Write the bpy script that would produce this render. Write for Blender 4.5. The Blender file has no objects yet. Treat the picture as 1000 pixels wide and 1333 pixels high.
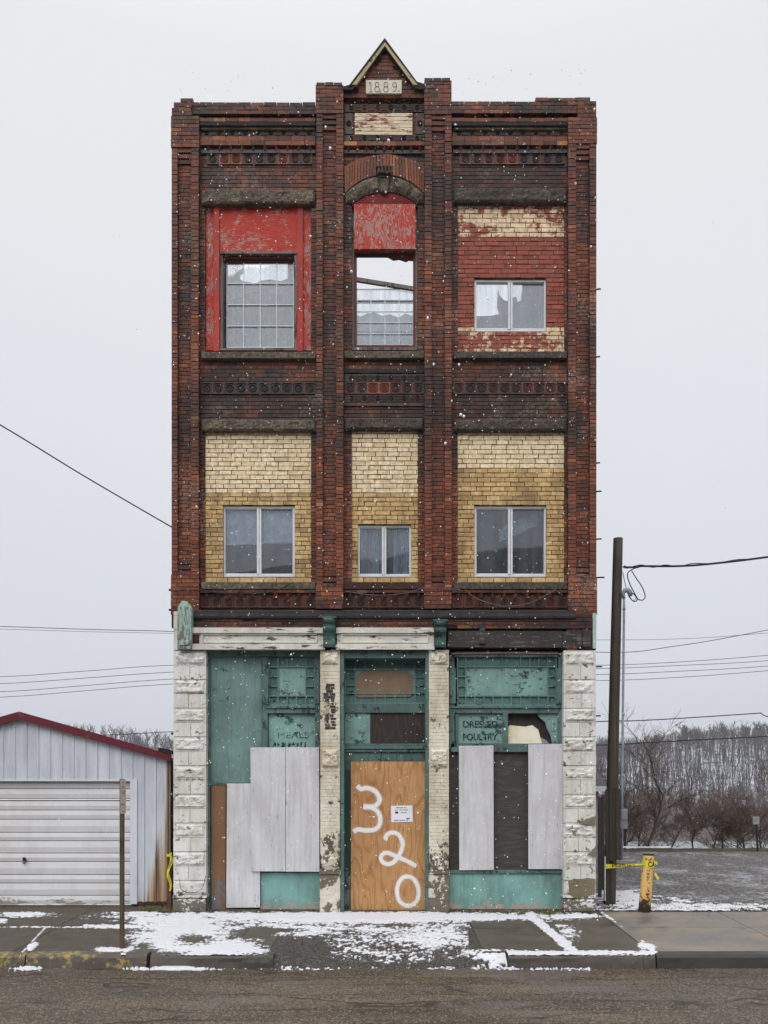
import bpy, math, random
import numpy as np
from mathutils import Vector, Matrix
from mathutils import noise as mn
random.seed(7); rng = np.random.default_rng(7)
S = bpy.context.scene
COL = S.collection
PI = math.pi
# ---------------------------------------------------------------- metric frame taken from the photo
# facade plane Y=0, 80 units of the photo = 1 m there; eye 13 m in front, 2.125 m above the doorstep
D, CX, EZ, PXM = 13.0, 0.0375, 2.125, 80.0
def sc_(Y): return (D + Y) / D
def gx(px, Y=0.0): return CX + (px - 503) / PXM * sc_(Y)
def gz(py, Y=0.0): return EZ + (1018 - py) / PXM * sc_(Y)
def P(px, py, Y=0.0): return Vector((gx(px, Y), Y, gz(py, Y)))
def to_px(x, y, z):
    s = (D + y) / D
    return 503 + (x - CX) * PXM / s, 1018 + (EZ - z) * PXM / s

# ---------------------------------------------------------------- mesh builder
class MB:
    def __init__(s): s.v = []; s.f = []; s.m = []; s.c = []
    def add(s, vs, fs, mi=0, c=(0, 0, 0)):
        b = len(s.v); s.v.extend([tuple(v) for v in vs])
        for f in fs: s.f.append([b + i for i in f]); s.m.append(mi); s.c.append(c)
    def box(s, x0, x1, y0, y1, z0, z1, mi=0, c=(0, 0, 0), jit=0):
        x0, x1 = min(x0, x1), max(x0, x1); y0, y1 = min(y0, y1), max(y0, y1); z0, z1 = min(z0, z1), max(z0, z1)
        vs = [(x0, y0, z0), (x1, y0, z0), (x1, y1, z0), (x0, y1, z0), (x0, y0, z1), (x1, y0, z1), (x1, y1, z1), (x0, y1, z1)]
        if jit: vs = [(a + random.uniform(-jit, jit), b + random.uniform(-jit, jit), d + random.uniform(-jit, jit)) for a, b, d in vs]
        s.add(vs, [(0, 3, 2, 1), (4, 5, 6, 7), (0, 1, 5, 4), (1, 2, 6, 5), (2, 3, 7, 6), (3, 0, 4, 7)], mi, c)
    def pb(s, px0, px1, py0, py1, yf, yb, mi=0, c=(0, 0, 0), jit=0):     # box whose front face is measured at depth yf
        s.box(gx(px0, yf), gx(px1, yf), yf, yb, gz(py1, yf), gz(py0, yf), mi, c, jit)
    def poly(s, pts, y0, y1, mi=0, c=(0, 0, 0)):                        # XZ outline given thickness
        n = len(pts)
        a = sum(pts[i][0] * pts[(i + 1) % n][1] - pts[(i + 1) % n][0] * pts[i][1] for i in range(n))
        if a < 0: pts = pts[::-1]
        vs = [(x, y0, z) for x, z in pts] + [(x, y1, z) for x, z in pts]
        fs = [list(range(n)), list(range(2 * n - 1, n - 1, -1))] + [(i, i + n, (i + 1) % n + n, (i + 1) % n) for i in range(n)]
        s.add(vs, fs, mi, c)
    def ppoly(s, pts, y0, y1, mi=0, c=(0, 0, 0)): s.poly([(gx(a, y0), gz(b, y0)) for a, b in pts], y0, y1, mi, c)
    def prism(s, a, b, ra, rb, n=4, mi=0, c=(0, 0, 0), cap=True):
        a = Vector(a); b = Vector(b); d = (b - a)
        if d.length < 1e-6: return
        d.normalize(); u = d.orthogonal().normalized(); w = d.cross(u)
        vs = []
        for p, r in ((a, ra), (b, rb)):
            for i in range(n):
                t = 2 * PI * i / n; vs.append(p + (u * math.cos(t) + w * math.sin(t)) * r)
        fs = [(i, (i + 1) % n, (i + 1) % n + n, i + n) for i in range(n)]
        if cap: fs += [tuple(range(n - 1, -1, -1)), tuple(range(n, 2 * n))]
        s.add(vs, fs, mi, c)
    def tube(s, pts, r, n=6, mi=0, c=(0, 0, 0)):
        pts = [Vector(p) for p in pts]; b = len(s.v); m = len(pts)
        rr = r if hasattr(r, '__len__') else [r] * m
        u = None
        for i, p in enumerate(pts):
            d = (pts[min(i + 1, m - 1)] - pts[max(i - 1, 0)]).normalized()
            if u is None: u = d.orthogonal().normalized()
            u = (u - d * u.dot(d)).normalized(); w = d.cross(u)
            for k in range(n):
                t = 2 * PI * k / n; s.v.append(tuple(p + (u * math.cos(t) + w * math.sin(t)) * rr[i]))
        for i in range(m - 1):
            for k in range(n):
                s.f.append([b + i * n + k, b + i * n + (k + 1) % n, b + (i + 1) * n + (k + 1) % n, b + (i + 1) * n + k]); s.m.append(mi); s.c.append(c)
        s.f.append([b + k for k in range(n - 1, -1, -1)]); s.m.append(mi); s.c.append(c)
        s.f.append([b + (m - 1) * n + k for k in range(n)]); s.m.append(mi); s.c.append(c)
    def grid(s, fn, nu, nv, mi=0, c=(0, 0, 0)):
        b = len(s.v)
        for j in range(nv + 1):
            for i in range(nu + 1): s.v.append(tuple(fn(i / nu, j / nv)))
        for j in range(nv):
            for i in range(nu):
                k = b + j * (nu + 1) + i; s.f.append([k, k + 1, k + nu + 2, k + nu + 1]); s.m.append(mi); s.c.append(c)
    def build(s, name, mats, parent=None, smooth=False, label=None, bevel=0):
        me = bpy.data.meshes.new(name); me.from_pydata(s.v, [], s.f)
        if not isinstance(mats, (list, tuple)): mats = [mats]
        for m in mats: me.materials.append(m)
        me.polygons.foreach_set('material_index', s.m)
        lt = np.zeros(len(me.polygons), dtype=np.int32); me.polygons.foreach_get('loop_total', lt)
        ca = np.array(s.c, dtype=np.float32).reshape(-1, 3)
        ca = np.repeat(np.hstack([ca, np.ones((len(ca), 1), dtype=np.float32)]), lt, axis=0)
        at = me.color_attributes.new('bc', 'FLOAT_COLOR', 'CORNER'); at.data.foreach_set('color', ca.ravel())
        if smooth: me.polygons.foreach_set('use_smooth', [True] * len(me.polygons))
        me.update()
        o = bpy.data.objects.new(name, me); COL.objects.link(o)
        if parent: o.parent = parent
        if label: o['label'] = label
        if bevel:
            b = o.modifiers.new('b', 'BEVEL'); b.width = bevel; b.segments = 1; b.limit_method = 'ANGLE'
        return o
def empty(name, loc=(0, 0, 0)):
    o = bpy.data.objects.new(name, None); COL.objects.link(o); o.location = loc; o.empty_display_size = .3; return o
def tag(o, label, cat, group=None):
    o['label'] = label; o['category'] = cat
    if group: o['group'] = group
    return o
def struct(o): o['kind'] = 'structure'; return o

# ---------------------------------------------------------------- node helpers
def L(r, g, b):
    f = lambda c: (c / 255 / 12.92) if c / 255 <= .04045 else ((c / 255 + .055) / 1.055) ** 2.4
    return (f(r), f(g), f(b), 1)
class NB:
    def __init__(s, name, world=None):
        if world: s.t = world.node_tree
        else:
            s.mat = bpy.data.materials.new(name); s.mat.use_nodes = True; s.t = s.mat.node_tree
        s.t.nodes.clear(); s._co = None
    def n(s, typ, ins=None, **pr):
        nd = s.t.nodes.new(typ)
        for k, v in pr.items(): setattr(nd, k, v)
        for k, v in (ins or {}).items():
            if isinstance(v, bpy.types.NodeSocket): s.t.links.new(v, nd.inputs[k])
            else: nd.inputs[k].default_value = v
        return nd
    def co(s):
        if s._co is None: s._co = s.n('ShaderNodeTexCoord').outputs['Object']
        return s._co
    def mp(s, scale=(1, 1, 1), loc=(0, 0, 0), rot=(0, 0, 0), v=None):
        return s.n('ShaderNodeMapping', {'Vector': v or s.co(), 'Location': loc, 'Rotation': rot, 'Scale': scale}).outputs[0]
    def noise(s, scale=5, detail=4, rough=.6, v=None, dist=0):
        return s.n('ShaderNodeTexNoise', {'Vector': v or s.co(), 'Scale': scale, 'Detail': detail, 'Roughness': rough, 'Distortion': dist}).outputs['Fac']
    def vor(s, scale, v=None, feature='F1', out='Distance'):
        return s.n('ShaderNodeTexVoronoi', {'Vector': v or s.co(), 'Scale': scale}, feature=feature).outputs[out]
    def ramp(s, fac, stops, interp='LINEAR'):
        nd = s.n('ShaderNodeValToRGB', {'Fac': fac}); cr = nd.color_ramp; cr.interpolation = interp
        while len(cr.elements) < len(stops): cr.elements.new(.5)
        for e, (p, c) in zip(cr.elements, stops):
            e.position = p; e.color = c if hasattr(c, '__len__') else (c, c, c, 1)
        return nd.outputs[0]
    def mix(s, f, a, b, mode='MIX'):
        nd = s.n('ShaderNodeMix', data_type='RGBA', blend_type=mode)
        for i, v in ((0, f), (6, a), (7, b)):
            if isinstance(v, bpy.types.NodeSocket): s.t.links.new(v, nd.inputs[i])
            else: nd.inputs[i].default_value = v
        return nd.outputs[2]
    def m(s, op, a, b=0, clamp=False):
        return s.n('ShaderNodeMath', {0: a, 1: b}, operation=op, use_clamp=clamp).outputs[0]
    def attr(s): return s.n('ShaderNodeAttribute', attribute_name='bc').outputs['Color']
    def sep(s, c): return s.n('ShaderNodeSeparateColor', {0: c}).outputs
    def xyz(s, v=None): return s.n('ShaderNodeSeparateXYZ', {0: v or s.co()}).outputs
    def bump(s, h, d=.01, st=.6): return s.n('ShaderNodeBump', {'Height': h, 'Distance': d, 'Strength': st}).outputs[0]
    def out(s, color, rough=.8, bump=None, metal=0, spec=.3, extra=None):
        i = {'Base Color': color, 'Roughness': rough, 'Metallic': metal, 'Specular IOR Level': spec}
        if bump is not None: i['Normal'] = bump
        if extra: i.update(extra)
        p = s.n('ShaderNodeBsdfPrincipled', i)
        s.t.links.new(p.outputs[0], s.n('ShaderNodeOutputMaterial').inputs[0]); return s.mat

M = {}
def brick_mat(name, stops, soot, sootcol, glaze=.75, speck=.0, chalk=None):
    b = NB(name); R, G, B_ = b.sep(b.attr())
    base = b.ramp(R, stops)
    n1 = b.noise(14, 6, .7); base = b.mix(b.ramp(n1, [(.38, .75), (.62, 0)]), base, b.mix(.55, base, (.02, .012, .008, 1)))
    n2 = b.noise(3.0, 5, .7)
    f = b.m('ADD', b.m('MULTIPLY', G, soot), b.m('ADD', b.m('ADD', b.m('MULTIPLY', b.m('SUBTRACT', n2, .5), 1.3), b.m('MULTIPLY', b.m('SUBTRACT', b.noise(2.2, 5, .7, b.mp((1.6, 1, .28), (3, 1, 2))), .5), 1.3)), b.m('MULTIPLY', b.m('SUBTRACT', B_, .5), .28)))
    f = b.ramp(f, [(.16, 0), (.78, 1)])
    base = b.mix(b.m('MULTIPLY', f, .9), base, sootcol)
    n3 = b.noise(60, 3, .6)
    base = b.mix(b.ramp(n3, [(.56, 0), (.70, .55)]), base, b.mix(.5, base, (.30, .22, .16, 1)))
    if chalk:
        c1 = b.noise(1.1, 5, .65, b.mp(loc=(7, 3, 1))); c2 = b.noise(24, 5, .7)
        base = b.mix(b.m('MULTIPLY', b.ramp(c1, [(.55, 0), (.7, 1)]), b.ramp(c2, [(.45, 0), (.62, chalk)])), base, (.42, .33, .26, 1))
    h = b.m('ADD', n1, b.m('MULTIPLY', n3, .6))
    return b.out(base, b.ramp(n2, [(.3, glaze), (.8, glaze - .2)]), b.bump(h, .006, .5))
RB = [(0, (.062, .026, .017, 1)), (.28, (.145, .043, .023, 1)), (.6, (.23, .062, .029, 1)), (.85, (.32, .10, .042, 1)), (1, (.43, .20, .085, 1))]
M['red'] = brick_mat('red_brick', RB, 1.0, (.019, .014, .014, 1), chalk=.6)
M['ybrick'] = brick_mat('cream_brick', [(0, (.70, .52, .29, 1)), (.3, (.88, .70, .44, 1)), (.8, (.93, .77, .52, 1)), (1, (.93, .80, .60, 1))], .2, (.34, .24, .12, 1))
M['obrick'] = brick_mat('ochre_brick', [(0, (.46, .29, .12, 1)), (.5, (.68, .46, .19, 1)), (1, (.80, .60, .30, 1))], .6, (.20, .125, .055, 1))
M['terra'] = brick_mat('terracotta', [(0, (.05, .022, .017, 1)), (.6, (.12, .035, .022, 1)), (.9, (.2, .05, .03, 1)), (1, (.36, .07, .03, 1))], 1.05, (.022, .018, .018, 1), glaze=.6)
def simple(name, c, rough=.8, spec=.3, metal=0, n=(8, .25), bump=.003, c2=None):
    b = NB(name); f = b.noise(n[0], 5, .65)
    d = c2 or tuple(x * (1 - n[1] * 1.6) for x in c[:3]) + (1,)
    col = b.mix(b.ramp(f, [(.35, 0), (.7, 1)]), c, d)
    return b.out(col, rough, b.bump(b.noise(n[0] * 9, 4, .6), bump, .4), metal, spec)
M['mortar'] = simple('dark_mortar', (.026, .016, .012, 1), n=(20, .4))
M['ymortar'] = simple('brown_mortar', (.13, .08, .035, 1), n=(20, .3))
def stone(name, c1, c2, c3):
    b = NB(name); n1 = b.noise(3.5, 6, .7); n2 = b.noise(26, 6, .7); R, G, B_ = b.sep(b.attr())
    col = b.ramp(n1, [(.3, c1), (.55, c2), (.75, c3)])
    col = b.mix(b.ramp(n2, [(.38, .8), (.6, 0)]), col, (.025, .021, .018, 1))
    z = b.xyz(b.n('ShaderNodeNewGeometry').outputs['Normal'])[2]
    moss = b.m('MULTIPLY', b.ramp(z, [(.3, 0), (.8, 1)]), b.ramp(n1, [(.5, 0), (.62, .8)]))
    col = b.mix(moss, col, (.05, .055, .025, 1))
    return b.out(col, .9, b.bump(n2, .03, .8))
M['stone'] = stone('sooty_sandstone', (.085, .070, .056, 1), (.19, .155, .115, 1), (.34, .28, .19, 1))
M['stone_dark'] = stone('dark_sandstone', (.06, .048, .042, 1), (.11, .088, .074, 1), (.2, .16, .12, 1))
M['stone_red'] = stone('red_painted_sandstone', (.05, .02, .018, 1), (.09, .03, .024, 1), (.12, .045, .03, 1))
M['ledge'] = stone('dark_slate_ledge', (.022, .022, .026, 1), (.038, .036, .04, 1), (.07, .06, .055, 1))
M['tanband'] = stone('tan_stone_band', (.07, .055, .035, 1), (.17, .13, .07, 1), (.28, .22, .12, 1))

def worn(name, paint, under, stretch=(1, 1, 1), scale=6, thr=.6, soft=.04, dirt=.3, dirtc=(.06, .05, .04, 1), rough=.6, streak=.0, grain=.4, low=0, paint2=None, crackle=0):
    """paint flaking off what is under it; stretch elongates flakes along the grain; low peels more near the ground"""
    b = NB(name); v = b.mp(stretch)
    n1 = b.noise(scale, 8, .72, v, .3); n2 = b.noise(scale * .35, 4, .6, b.mp(loc=(3, 1, 5)))
    f = b.m('ADD', n1, b.m('MULTIPLY', b.m('SUBTRACT', n2, .5), .5))
    if low:
        z = b.xyz()[2]; f = b.m('ADD', f, b.ramp(b.m('DIVIDE', z, low), [(0, .28), (1, 0)]))
    pe = b.ramp(f, [(thr, 0), (thr + soft, 1)])
    if crackle:
        wv = b.n('ShaderNodeVectorMath', {0: b.mp((1, 1, .7)), 1: b.n('ShaderNodeVectorMath', {0: b.n('ShaderNodeTexNoise', {'Vector': b.co(), 'Scale': crackle * 1.5, 'Detail': 5}).outputs['Color'], 'Scale': .9 / crackle}, operation='SCALE').outputs[0]}, operation='ADD').outputs[0]
        cr = b.vor(crackle, wv, 'DISTANCE_TO_EDGE'); ck = b.ramp(cr, [(.0, .8), (.022, 0)])
        pe = b.m('MAXIMUM', pe, b.m('MULTIPLY', ck, b.ramp(n1, [(.47, 0), (.6, 1)])))
    col = paint
    if paint2: col = b.mix(b.ramp(b.noise(1.7, 5, .65, b.mp(loc=(9, 2, 4))), [(.35, 0), (.65, 1)]), paint, paint2)
    dn = b.noise(2.2, 6, .7, b.mp((1, 1, .45), (5, 5, 5)))
    col = b.mix(b.m('MULTIPLY', b.ramp(dn, [(.42, 0), (.75, 1)]), dirt), col, dirtc)
    if streak:
        sn = b.noise(9, 4, .7, b.mp((2, 2, .12)))
        col = b.mix(b.m('MULTIPLY', b.ramp(sn, [(.48, 0), (.72, 1)]), streak), col, dirtc)
    fine = b.noise(70, 3, .6)
    col = b.mix(b.ramp(fine, [(.62, 0), (.72, .35)]), col, dirtc)
    col = b.mix(pe, col, b.mix(b.noise(22, 4, .6, v), under, tuple(x * .45 for x in under[:3]) + (1,)))
    h = b.m('SUBTRACT', b.m('MULTIPLY', n1, grain), b.m('MULTIPLY', pe, .5))
    return b.out(col, rough, b.bump(h, .006, .7))
M['red_ply_h'] = worn('red_painted_wood_level_grain', L(190, 45, 34), (.42, .32, .27, 1), (.35, 1, 3.2), 5, .53, .03, .25, (.1, .02, .015, 1), paint2=L(165, 36, 30))
M['red_ply_v'] = worn('red_painted_wood_upright_grain', L(185, 44, 36), (.38, .27, .24, 1), (3.2, 1, .4), 5, .56, .03, .25, (.1, .02, .015, 1), paint2=L(150, 36, 32))
def redply(name, horiz, amt=.5):
    b = NB(name); v = b.mp((.45, 1, 2.2)) if horiz else b.mp((2.0, 1, .55))
    n0 = b.noise(2.6, 3, .55, v); w = b.m('FRACT', b.m('MULTIPLY', n0, 15)); w = b.m('ABSOLUTE', b.m('SUBTRACT', w, .5))
    reg = b.noise(2.4, 5, .7, b.mp((.8, 1, 1), (6, 2, 1)))
    fine = b.noise(40, 5, .7, b.mp((.15, 1, 1)) if horiz else b.mp((1, 1, .15)))
    f = b.m('ADD', b.m('MULTIPLY', b.m('SUBTRACT', .5, w), .5), b.m('ADD', b.m('MULTIPLY', reg, .9), b.m('MULTIPLY', fine, .35)))
    mk = b.ramp(f, [(amt + .30, 0), (amt + .37, .85)])
    red = b.mix(b.noise(3, 5, .7), L(190, 50, 30), L(146, 36, 26)); red = b.mix(b.ramp(fine, [(.5, 0), (.75, .6)]), red, (.12, .02, .015, 1))
    col = b.mix(mk, red, b.mix(fine, (.42, .30, .26, 1), (.24, .15, .13, 1)))
    return b.out(col, .65, b.bump(b.m('ADD', w, fine), .005, .7))
M['red_ply_h'] = redply('red_paint_on_level_grain_plywood', True, .50); M['red_ply_v'] = redply('red_paint_on_upright_grain_plywood', False, .44)
M['red_post'] = worn('red_painted_post', L(186, 48, 36), (.35, .24, .2, 1), (4, 4, .5), 7, .60, .06, .4, (.14, .03, .02, 1), paint2=L(150, 38, 30), streak=.3)
M['bare_wood'] = worn('weathered_bare_wood', (.16, .13, .115, 1), (.09, .04, .03, 1), (4, 4, .5), 6, .55, .05, .5)
M['darkwood'] = worn('dark_weathered_wood', (.045, .036, .034, 1), (.19, .16, .15, 1), (.35, 1, 3.5), 9, .55, .1, .7, (.012, .01, .01, 1), grain=1.6)
M['green'] = worn('green_painted_wood', L(92, 120, 114), (.035, .045, .043, 1), (2, 2, .8), 11, .57, .04, .6, (.035, .046, .044, 1), paint2=L(76, 100, 96))
M['green_lt'] = worn('pale_green_panel', L(128, 168, 160), (.04, .08, .075, 1), (1, 1, 1.5), 7, .56, .05, .6, (.085, .12, .117, 1), paint2=L(116, 144, 142), streak=.35)
M['green_kick'] = worn('green_kick_board', L(126, 172, 162), (.48, .40, .33, 1), (.7, 1, 1.8), 9, .64, .03, .75, (.06, .095, .09, 1), paint2=L(112, 150, 146), low=.20, streak=.3)
M['green_panel'] = worn('green_tall_panel', L(116, 150, 146), (.035, .065, .062, 1), (1, 1, 1), 10, .64, .05, .7, (.055, .08, .077, 1), paint2=L(98, 122, 119), streak=.45)
M['green_border'] = worn('dull_green_small_panes', L(74, 106, 104), (.03, .05, .05, 1), (1, 1, 1), 9, .6, .05, .6, (.03, .05, .05, 1), paint2=L(92, 126, 122))
M['green_bar'] = worn('worn_green_bar', L(98, 130, 122), (.03, .045, .043, 1), (2, 2, 2), 12, .6, .05, .4, (.04, .06, .056, 1))
M['green_dk'] = worn('dark_green_painted_iron', L(52, 84, 76), (.02, .026, .024, 1), (1, 1, 1), 14, .55, .05, .5, (.015, .026, .024, 1), paint2=L(78, 104, 98))
M['green_bare'] = worn('green_flaking_bracket', L(182, 202, 188), (.22, .17, .16, 1), (3, 3, .7), 7, .54, .03, .3, (.2, .25, .22, 1), paint2=L(140, 172, 158))
M['white_wood'] = worn('flaking_white_wood', L(212, 210, 200), (.11, .09, .07, 1), (.45, 1, 2.8), 8, .60, .025, .5, (.22, .2, .16, 1), grain=.9, crackle=12)
M['white_board'] = worn('whitewashed_board', L(208, 208, 211), (.20, .19, .19, 1), (4.5, 4.5, .35), 9, .66, .05, .6, (.34, .325, .31, 1), rough=.55, streak=.55, paint2=L(196, 196, 200), low=.06)
M['white_block'] = worn('white_painted_block', L(222, 223, 222), (.17, .15, .12, 1), (1, 1, 1.5), 11, .61, .03, .55, (.34, .31, .25, 1), low=.4, paint2=L(206, 203, 193), crackle=6, streak=.45)
M['white_pier'] = worn('cream_painted_brick', L(222, 216, 200), (.15, .13, .105, 1), (1.2, 1, 1), 8, .60, .03, .95, (.34, .26, .15, 1), low=1.5, paint2=L(212, 204, 184), crackle=14)
M['pier_base'] = worn('spalled_render_base', L(205, 200, 185), (.19, .16, .12, 1), (1, 1, 1), 4, .45, .02, .4, (.3, .25, .17, 1))
M['brown_panel'] = worn('brown_painted_door_panel', L(128, 94, 66), (.20, .19, .21, 1), (1.5, 1, .7), 3, .64, .03, .4, (.08, .05, .03, 1), low=.9)
M['tan_board'] = worn('tan_bare_board', L(128, 106, 86), (.1, .2, .18, 1), (1, 1, 1), 3, .68, .02, .5)
def plywood(name, c1, c2, c3, rot=0):
    b = NB(name); v = b.mp((1, 1, .22)) if not rot else b.mp((.3, 1, 1))
    n0 = b.noise(1.6, 3, .5, v); 
    w = b.m('FRACT', b.m('MULTIPLY', n0, 17)); w = b.m('ABSOLUTE', b.m('SUBTRACT', w, .5))
    n1 = b.noise(60, 4, .7, b.mp((1, 1, .06)) if not rot else b.mp((.06, 1, 1)))
    col = b.mix(b.ramp(w, [(.0, 1), (.22, 0)]), c1, c2)
    col = b.mix(b.ramp(n1, [(.5, 0), (.75, .8)]), col, c3)
    n2 = b.noise(1.2, 5, .65, b.mp(loc=(2, 2, 2))); col = b.mix(b.ramp(n2, [(.4, 0), (.75, .6)]), col, b.mix(.5, c2, c3))
    return b.out(col, .7, b.bump(b.m('ADD', w, n1), .004, .6))
M['ply'] = plywood('orange_plywood', L(190, 146, 98), L(166, 116, 70), L(118, 82, 52))
M['dark_ply'] = plywood('dark_weathered_plywood', (.055, .046, .044, 1), (.085, .074, .07, 1), (.022, .018, .018, 1), 1)
M['dark_ply_v'] = plywood('dark_peeling_plywood', (.032, .022, .02, 1), (.055, .04, .035, 1), (.014, .01, .01, 1))
# third-storey infill: cream brick with red paint left on it, fully painted in the middle band
def patch_brick():
    b = NB('red_painted_cream_brick'); R, G, B_ = b.sep(b.attr())
    cream = b.ramp(R, [(0, (.55, .36, .18, 1)), (.5, (.74, .58, .38, 1)), (1, (.82, .70, .50, 1))])
    redp = b.mix(b.noise(5, 5, .7), L(156, 42, 36), L(108, 44, 32)); redp = b.mix(b.ramp(R, [(.1, .75), (.55, 0)]), redp, L(84, 40, 30)); redp = b.mix(b.ramp(R, [(.75, 0), (1, .5)]), redp, L(178, 64, 48))
    n = b.noise(9, 7, .75); n2 = b.noise(2.2, 4, .6, b.mp((.6, 1, 1.5)))
    f = b.m('ADD', b.m('MULTIPLY', n, .7), b.m('MULTIPLY', n2, .5)); f = b.m('ADD', f, G)
    col = b.mix(b.ramp(f, [(.59, 0), (.63, .9)]), b.mix(b.ramp(b.noise(7, 6, .8), [(.48, 0), (.6, .7)]), cream, (.30, .2, .12, 1)), redp)
    col = b.mix(b.m('MULTIPLY', G, b.ramp(b.noise(40, 4, .7), [(.55, 0), (.66, .7)])), col, (.12, .045, .03, 1))
    return b.out(col, .75, b.bump(n, .006, .5))
M['patch'] = patch_brick()
M['patch_mortar'] = simple('painted_mortar', (.035, .018, .013, 1), n=(14, .5), c2=(.16, .08, .05, 1))
M['vinyl'] = simple('white_vinyl', L(215, 218, 222), .45, .4, n=(5, .12), bump=.001)
M['paper'] = simple('white_paper', L(228, 228, 236), .7, n=(5, .05))
M['ink'] = simple('black_ink', (.03, .03, .035, 1), .7)
M['black'] = simple('black_cable', (.02, .02, .022, 1), .6)
M['cable_grey'] = simple('grey_wire', (.11, .11, .13, 1), .6)
M['iron'] = simple('rusty_black_iron', (.03, .025, .024, 1), .8)
M['interior'] = simple('dusty_plaster', (.50, .56, .64, 1), n=(3, .25))
M['interior_dark'] = simple('dark_room_plaster', (.10, .10, .105, 1), n=(3, .4))
M['blind'] = simple('white_blind_slats', (.88, .89, .9, 1), .6)
M['curtain'] = simple('grey_lace_curtain', (.55, .57, .6, 1), .9, n=(12, .2))
M['side_brick'] = brick_mat('common_side_brick', RB, .5, (.05, .03, .025, 1))
def glassm(name, trans, refl, dirt, tint=(.85, .9, .95, 1)):
    b = NB(name)
    t = b.n('ShaderNodeBsdfTransparent', {'Color': tint}).outputs[0]
    g = b.n('ShaderNodeBsdfGlossy', {'Color': (1, 1, 1, 1), 'Roughness': .02, 'Normal': b.bump(b.noise(1.5, 2, .5), .01, .15)}).outputs[0]
    d = b.n('ShaderNodeBsdfDiffuse', {'Color': (.52, .60, .68, 1)}).outputs[0]
    fr = b.n('ShaderNodeFresnel', {'IOR': 1.5}).outputs[0]
    a = b.n('ShaderNodeMixShader', {0: b.m('ADD', fr, refl, True), 1: t, 2: g}).outputs[0]
    dn = b.m('ADD', b.m('MULTIPLY', b.ramp(b.noise(3, 3, .6, b.mp((2.5, 1, .4))), [(.35, 0), (.75, 1)]), dirt), dirt * .5, True)
    c = b.n('ShaderNodeMixShader', {0: dn, 1: a, 2: d}).outputs[0]
    b.t.links.new(c, b.n('ShaderNodeOutputMaterial').inputs[0]); return b.mat
M['glass'] = glassm('window_glass', 1, .0, .07)
M['glass_up'] = glassm('dusty_clear_glass', 1, .03, .2, (.96, .98, 1, 1))

ZEN, BACK, EXPO = .45, .75, 0.0
# ================================================================ BUILDING
B = empty('brick_building')
tag(B, 'tall narrow derelict three-storey brick commercial building dated 1889 with boarded shopfront', 'building')
def fbm(x, z, s=1.0, o=4): return mn.fractal(Vector((x * s, z * s, 3.3)), .9, 2.1, o)
def soot(x, z):
    py = 1188 - z * 80
    pts = [(100, .55), (250, .55), (300, .38), (460, .38), (490, .6), (540, .75), (600, .3), (700, .12), (770, .1), (800, .7), (830, .6)]
    for (a, va), (b_, vb) in zip(pts, pts[1:]):
        if a <= py <= b_: base = va + (vb - va) * (py - a) / (b_ - a); break
    else: base = .5
    return base + .45 * fbm(x, z, .9)
def bricks(mb, x0, x1, z0, z1, yf, course=.065, length=.215, gap=.010, depth=.05, bond=.5, jit=.003, mi=0, back=1, miss=0, rnd=None, g=None, seed=None, clip=None, hjit=.02, cj=.0012):
    """real bricks laid in courses inside a rectangle, with a mortar bed 7 mm behind their faces"""
    n = max(1, round((z1 - z0) / course)); ch = (z1 - z0) / n
    for k in range(n):
        za = z0 + k * ch; zb = za + ch - gap
        x = x0 - ((k % 2) * bond * length) - (0 if bond == 0 else random.uniform(0, .03))
        while x < x1 - .01:
            xe = x + length + random.uniform(-hjit, hjit)
            a, b_ = max(x, x0), min(xe - gap, x1)
            if b_ - a > .012 and random.random() > miss:
                xm, zm = (a + b_) / 2, (za + zb) / 2
                if clip is None or clip(xm, zm):
                    r = min(1, max(0, random.gauss(.5, .17))) if rnd is None else rnd(xm, zm)
                    gg = soot(xm, zm) if g is None else g(xm, zm)
                    gg = min(1, max(0, gg + random.uniform(-.12, .12)))
                    dy = random.uniform(-jit, jit)
                    mb.box(a, b_, yf + dy, yf + depth, za, zb, mi, (r, gg, random.random()), cj)
            x = xe
    if back is not None: mb.box(x0, x1, yf + .008, yf + depth + .1, z0, z1, back)
def pbricks(mb, px0, px1, py0, py1, yf, **k): bricks(mb, gx(px0, yf), gx(px1, yf), gz(py1, yf), gz(py0, yf), yf, **k)

def bsoot(x, z): return soot(x, z) + .08 + .25 * fbm(x + 9, z, 2.2)
def psoot(x, z): return soot(x, z) * .8 - .06
# ---- bay walls
YW = .11
BAYS = [(258, 414, 267, 405), (446, 555, 458, 544), (587, 742, 596, 735)]
w = MB()
for i, (xl, xr, a, b_) in enumerate(BAYS):
    top = [146, 112, 146][i]
    if i == 1: pbricks(w, xl, xr, top, 250, YW, g=bsoot)
    else: pbricks(w, xl, xr, top, 264, YW, g=bsoot)
    pbricks(w, xl, a, 264 if i != 1 else 250, 459, YW, depth=.2, g=bsoot); pbricks(w, b_, xr, 264 if i != 1 else 250, 459, YW, depth=.2, g=bsoot)
    pbricks(w, xl, xr, 459, 559, YW, g=bsoot)
    pbricks(w, xl, a, 559, 758, YW, depth=.2, g=bsoot); pbricks(w, b_, xr, 559, 758, YW, depth=.2, g=bsoot)
    pbricks(w, xl, xr, 758, 808, YW, g=bsoot)
pbricks(w, 229, 773, 804, 818, -.02, length=.23, miss=.02, depth=.2)      # brick band over the shopfront beam
for (a, b_) in ((228, 262), (738, 776)): pbricks(w, a, b_, 793, 846, -.005, depth=.12)
w.build('wall', [M['red'], M['mortar']], B)

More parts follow.
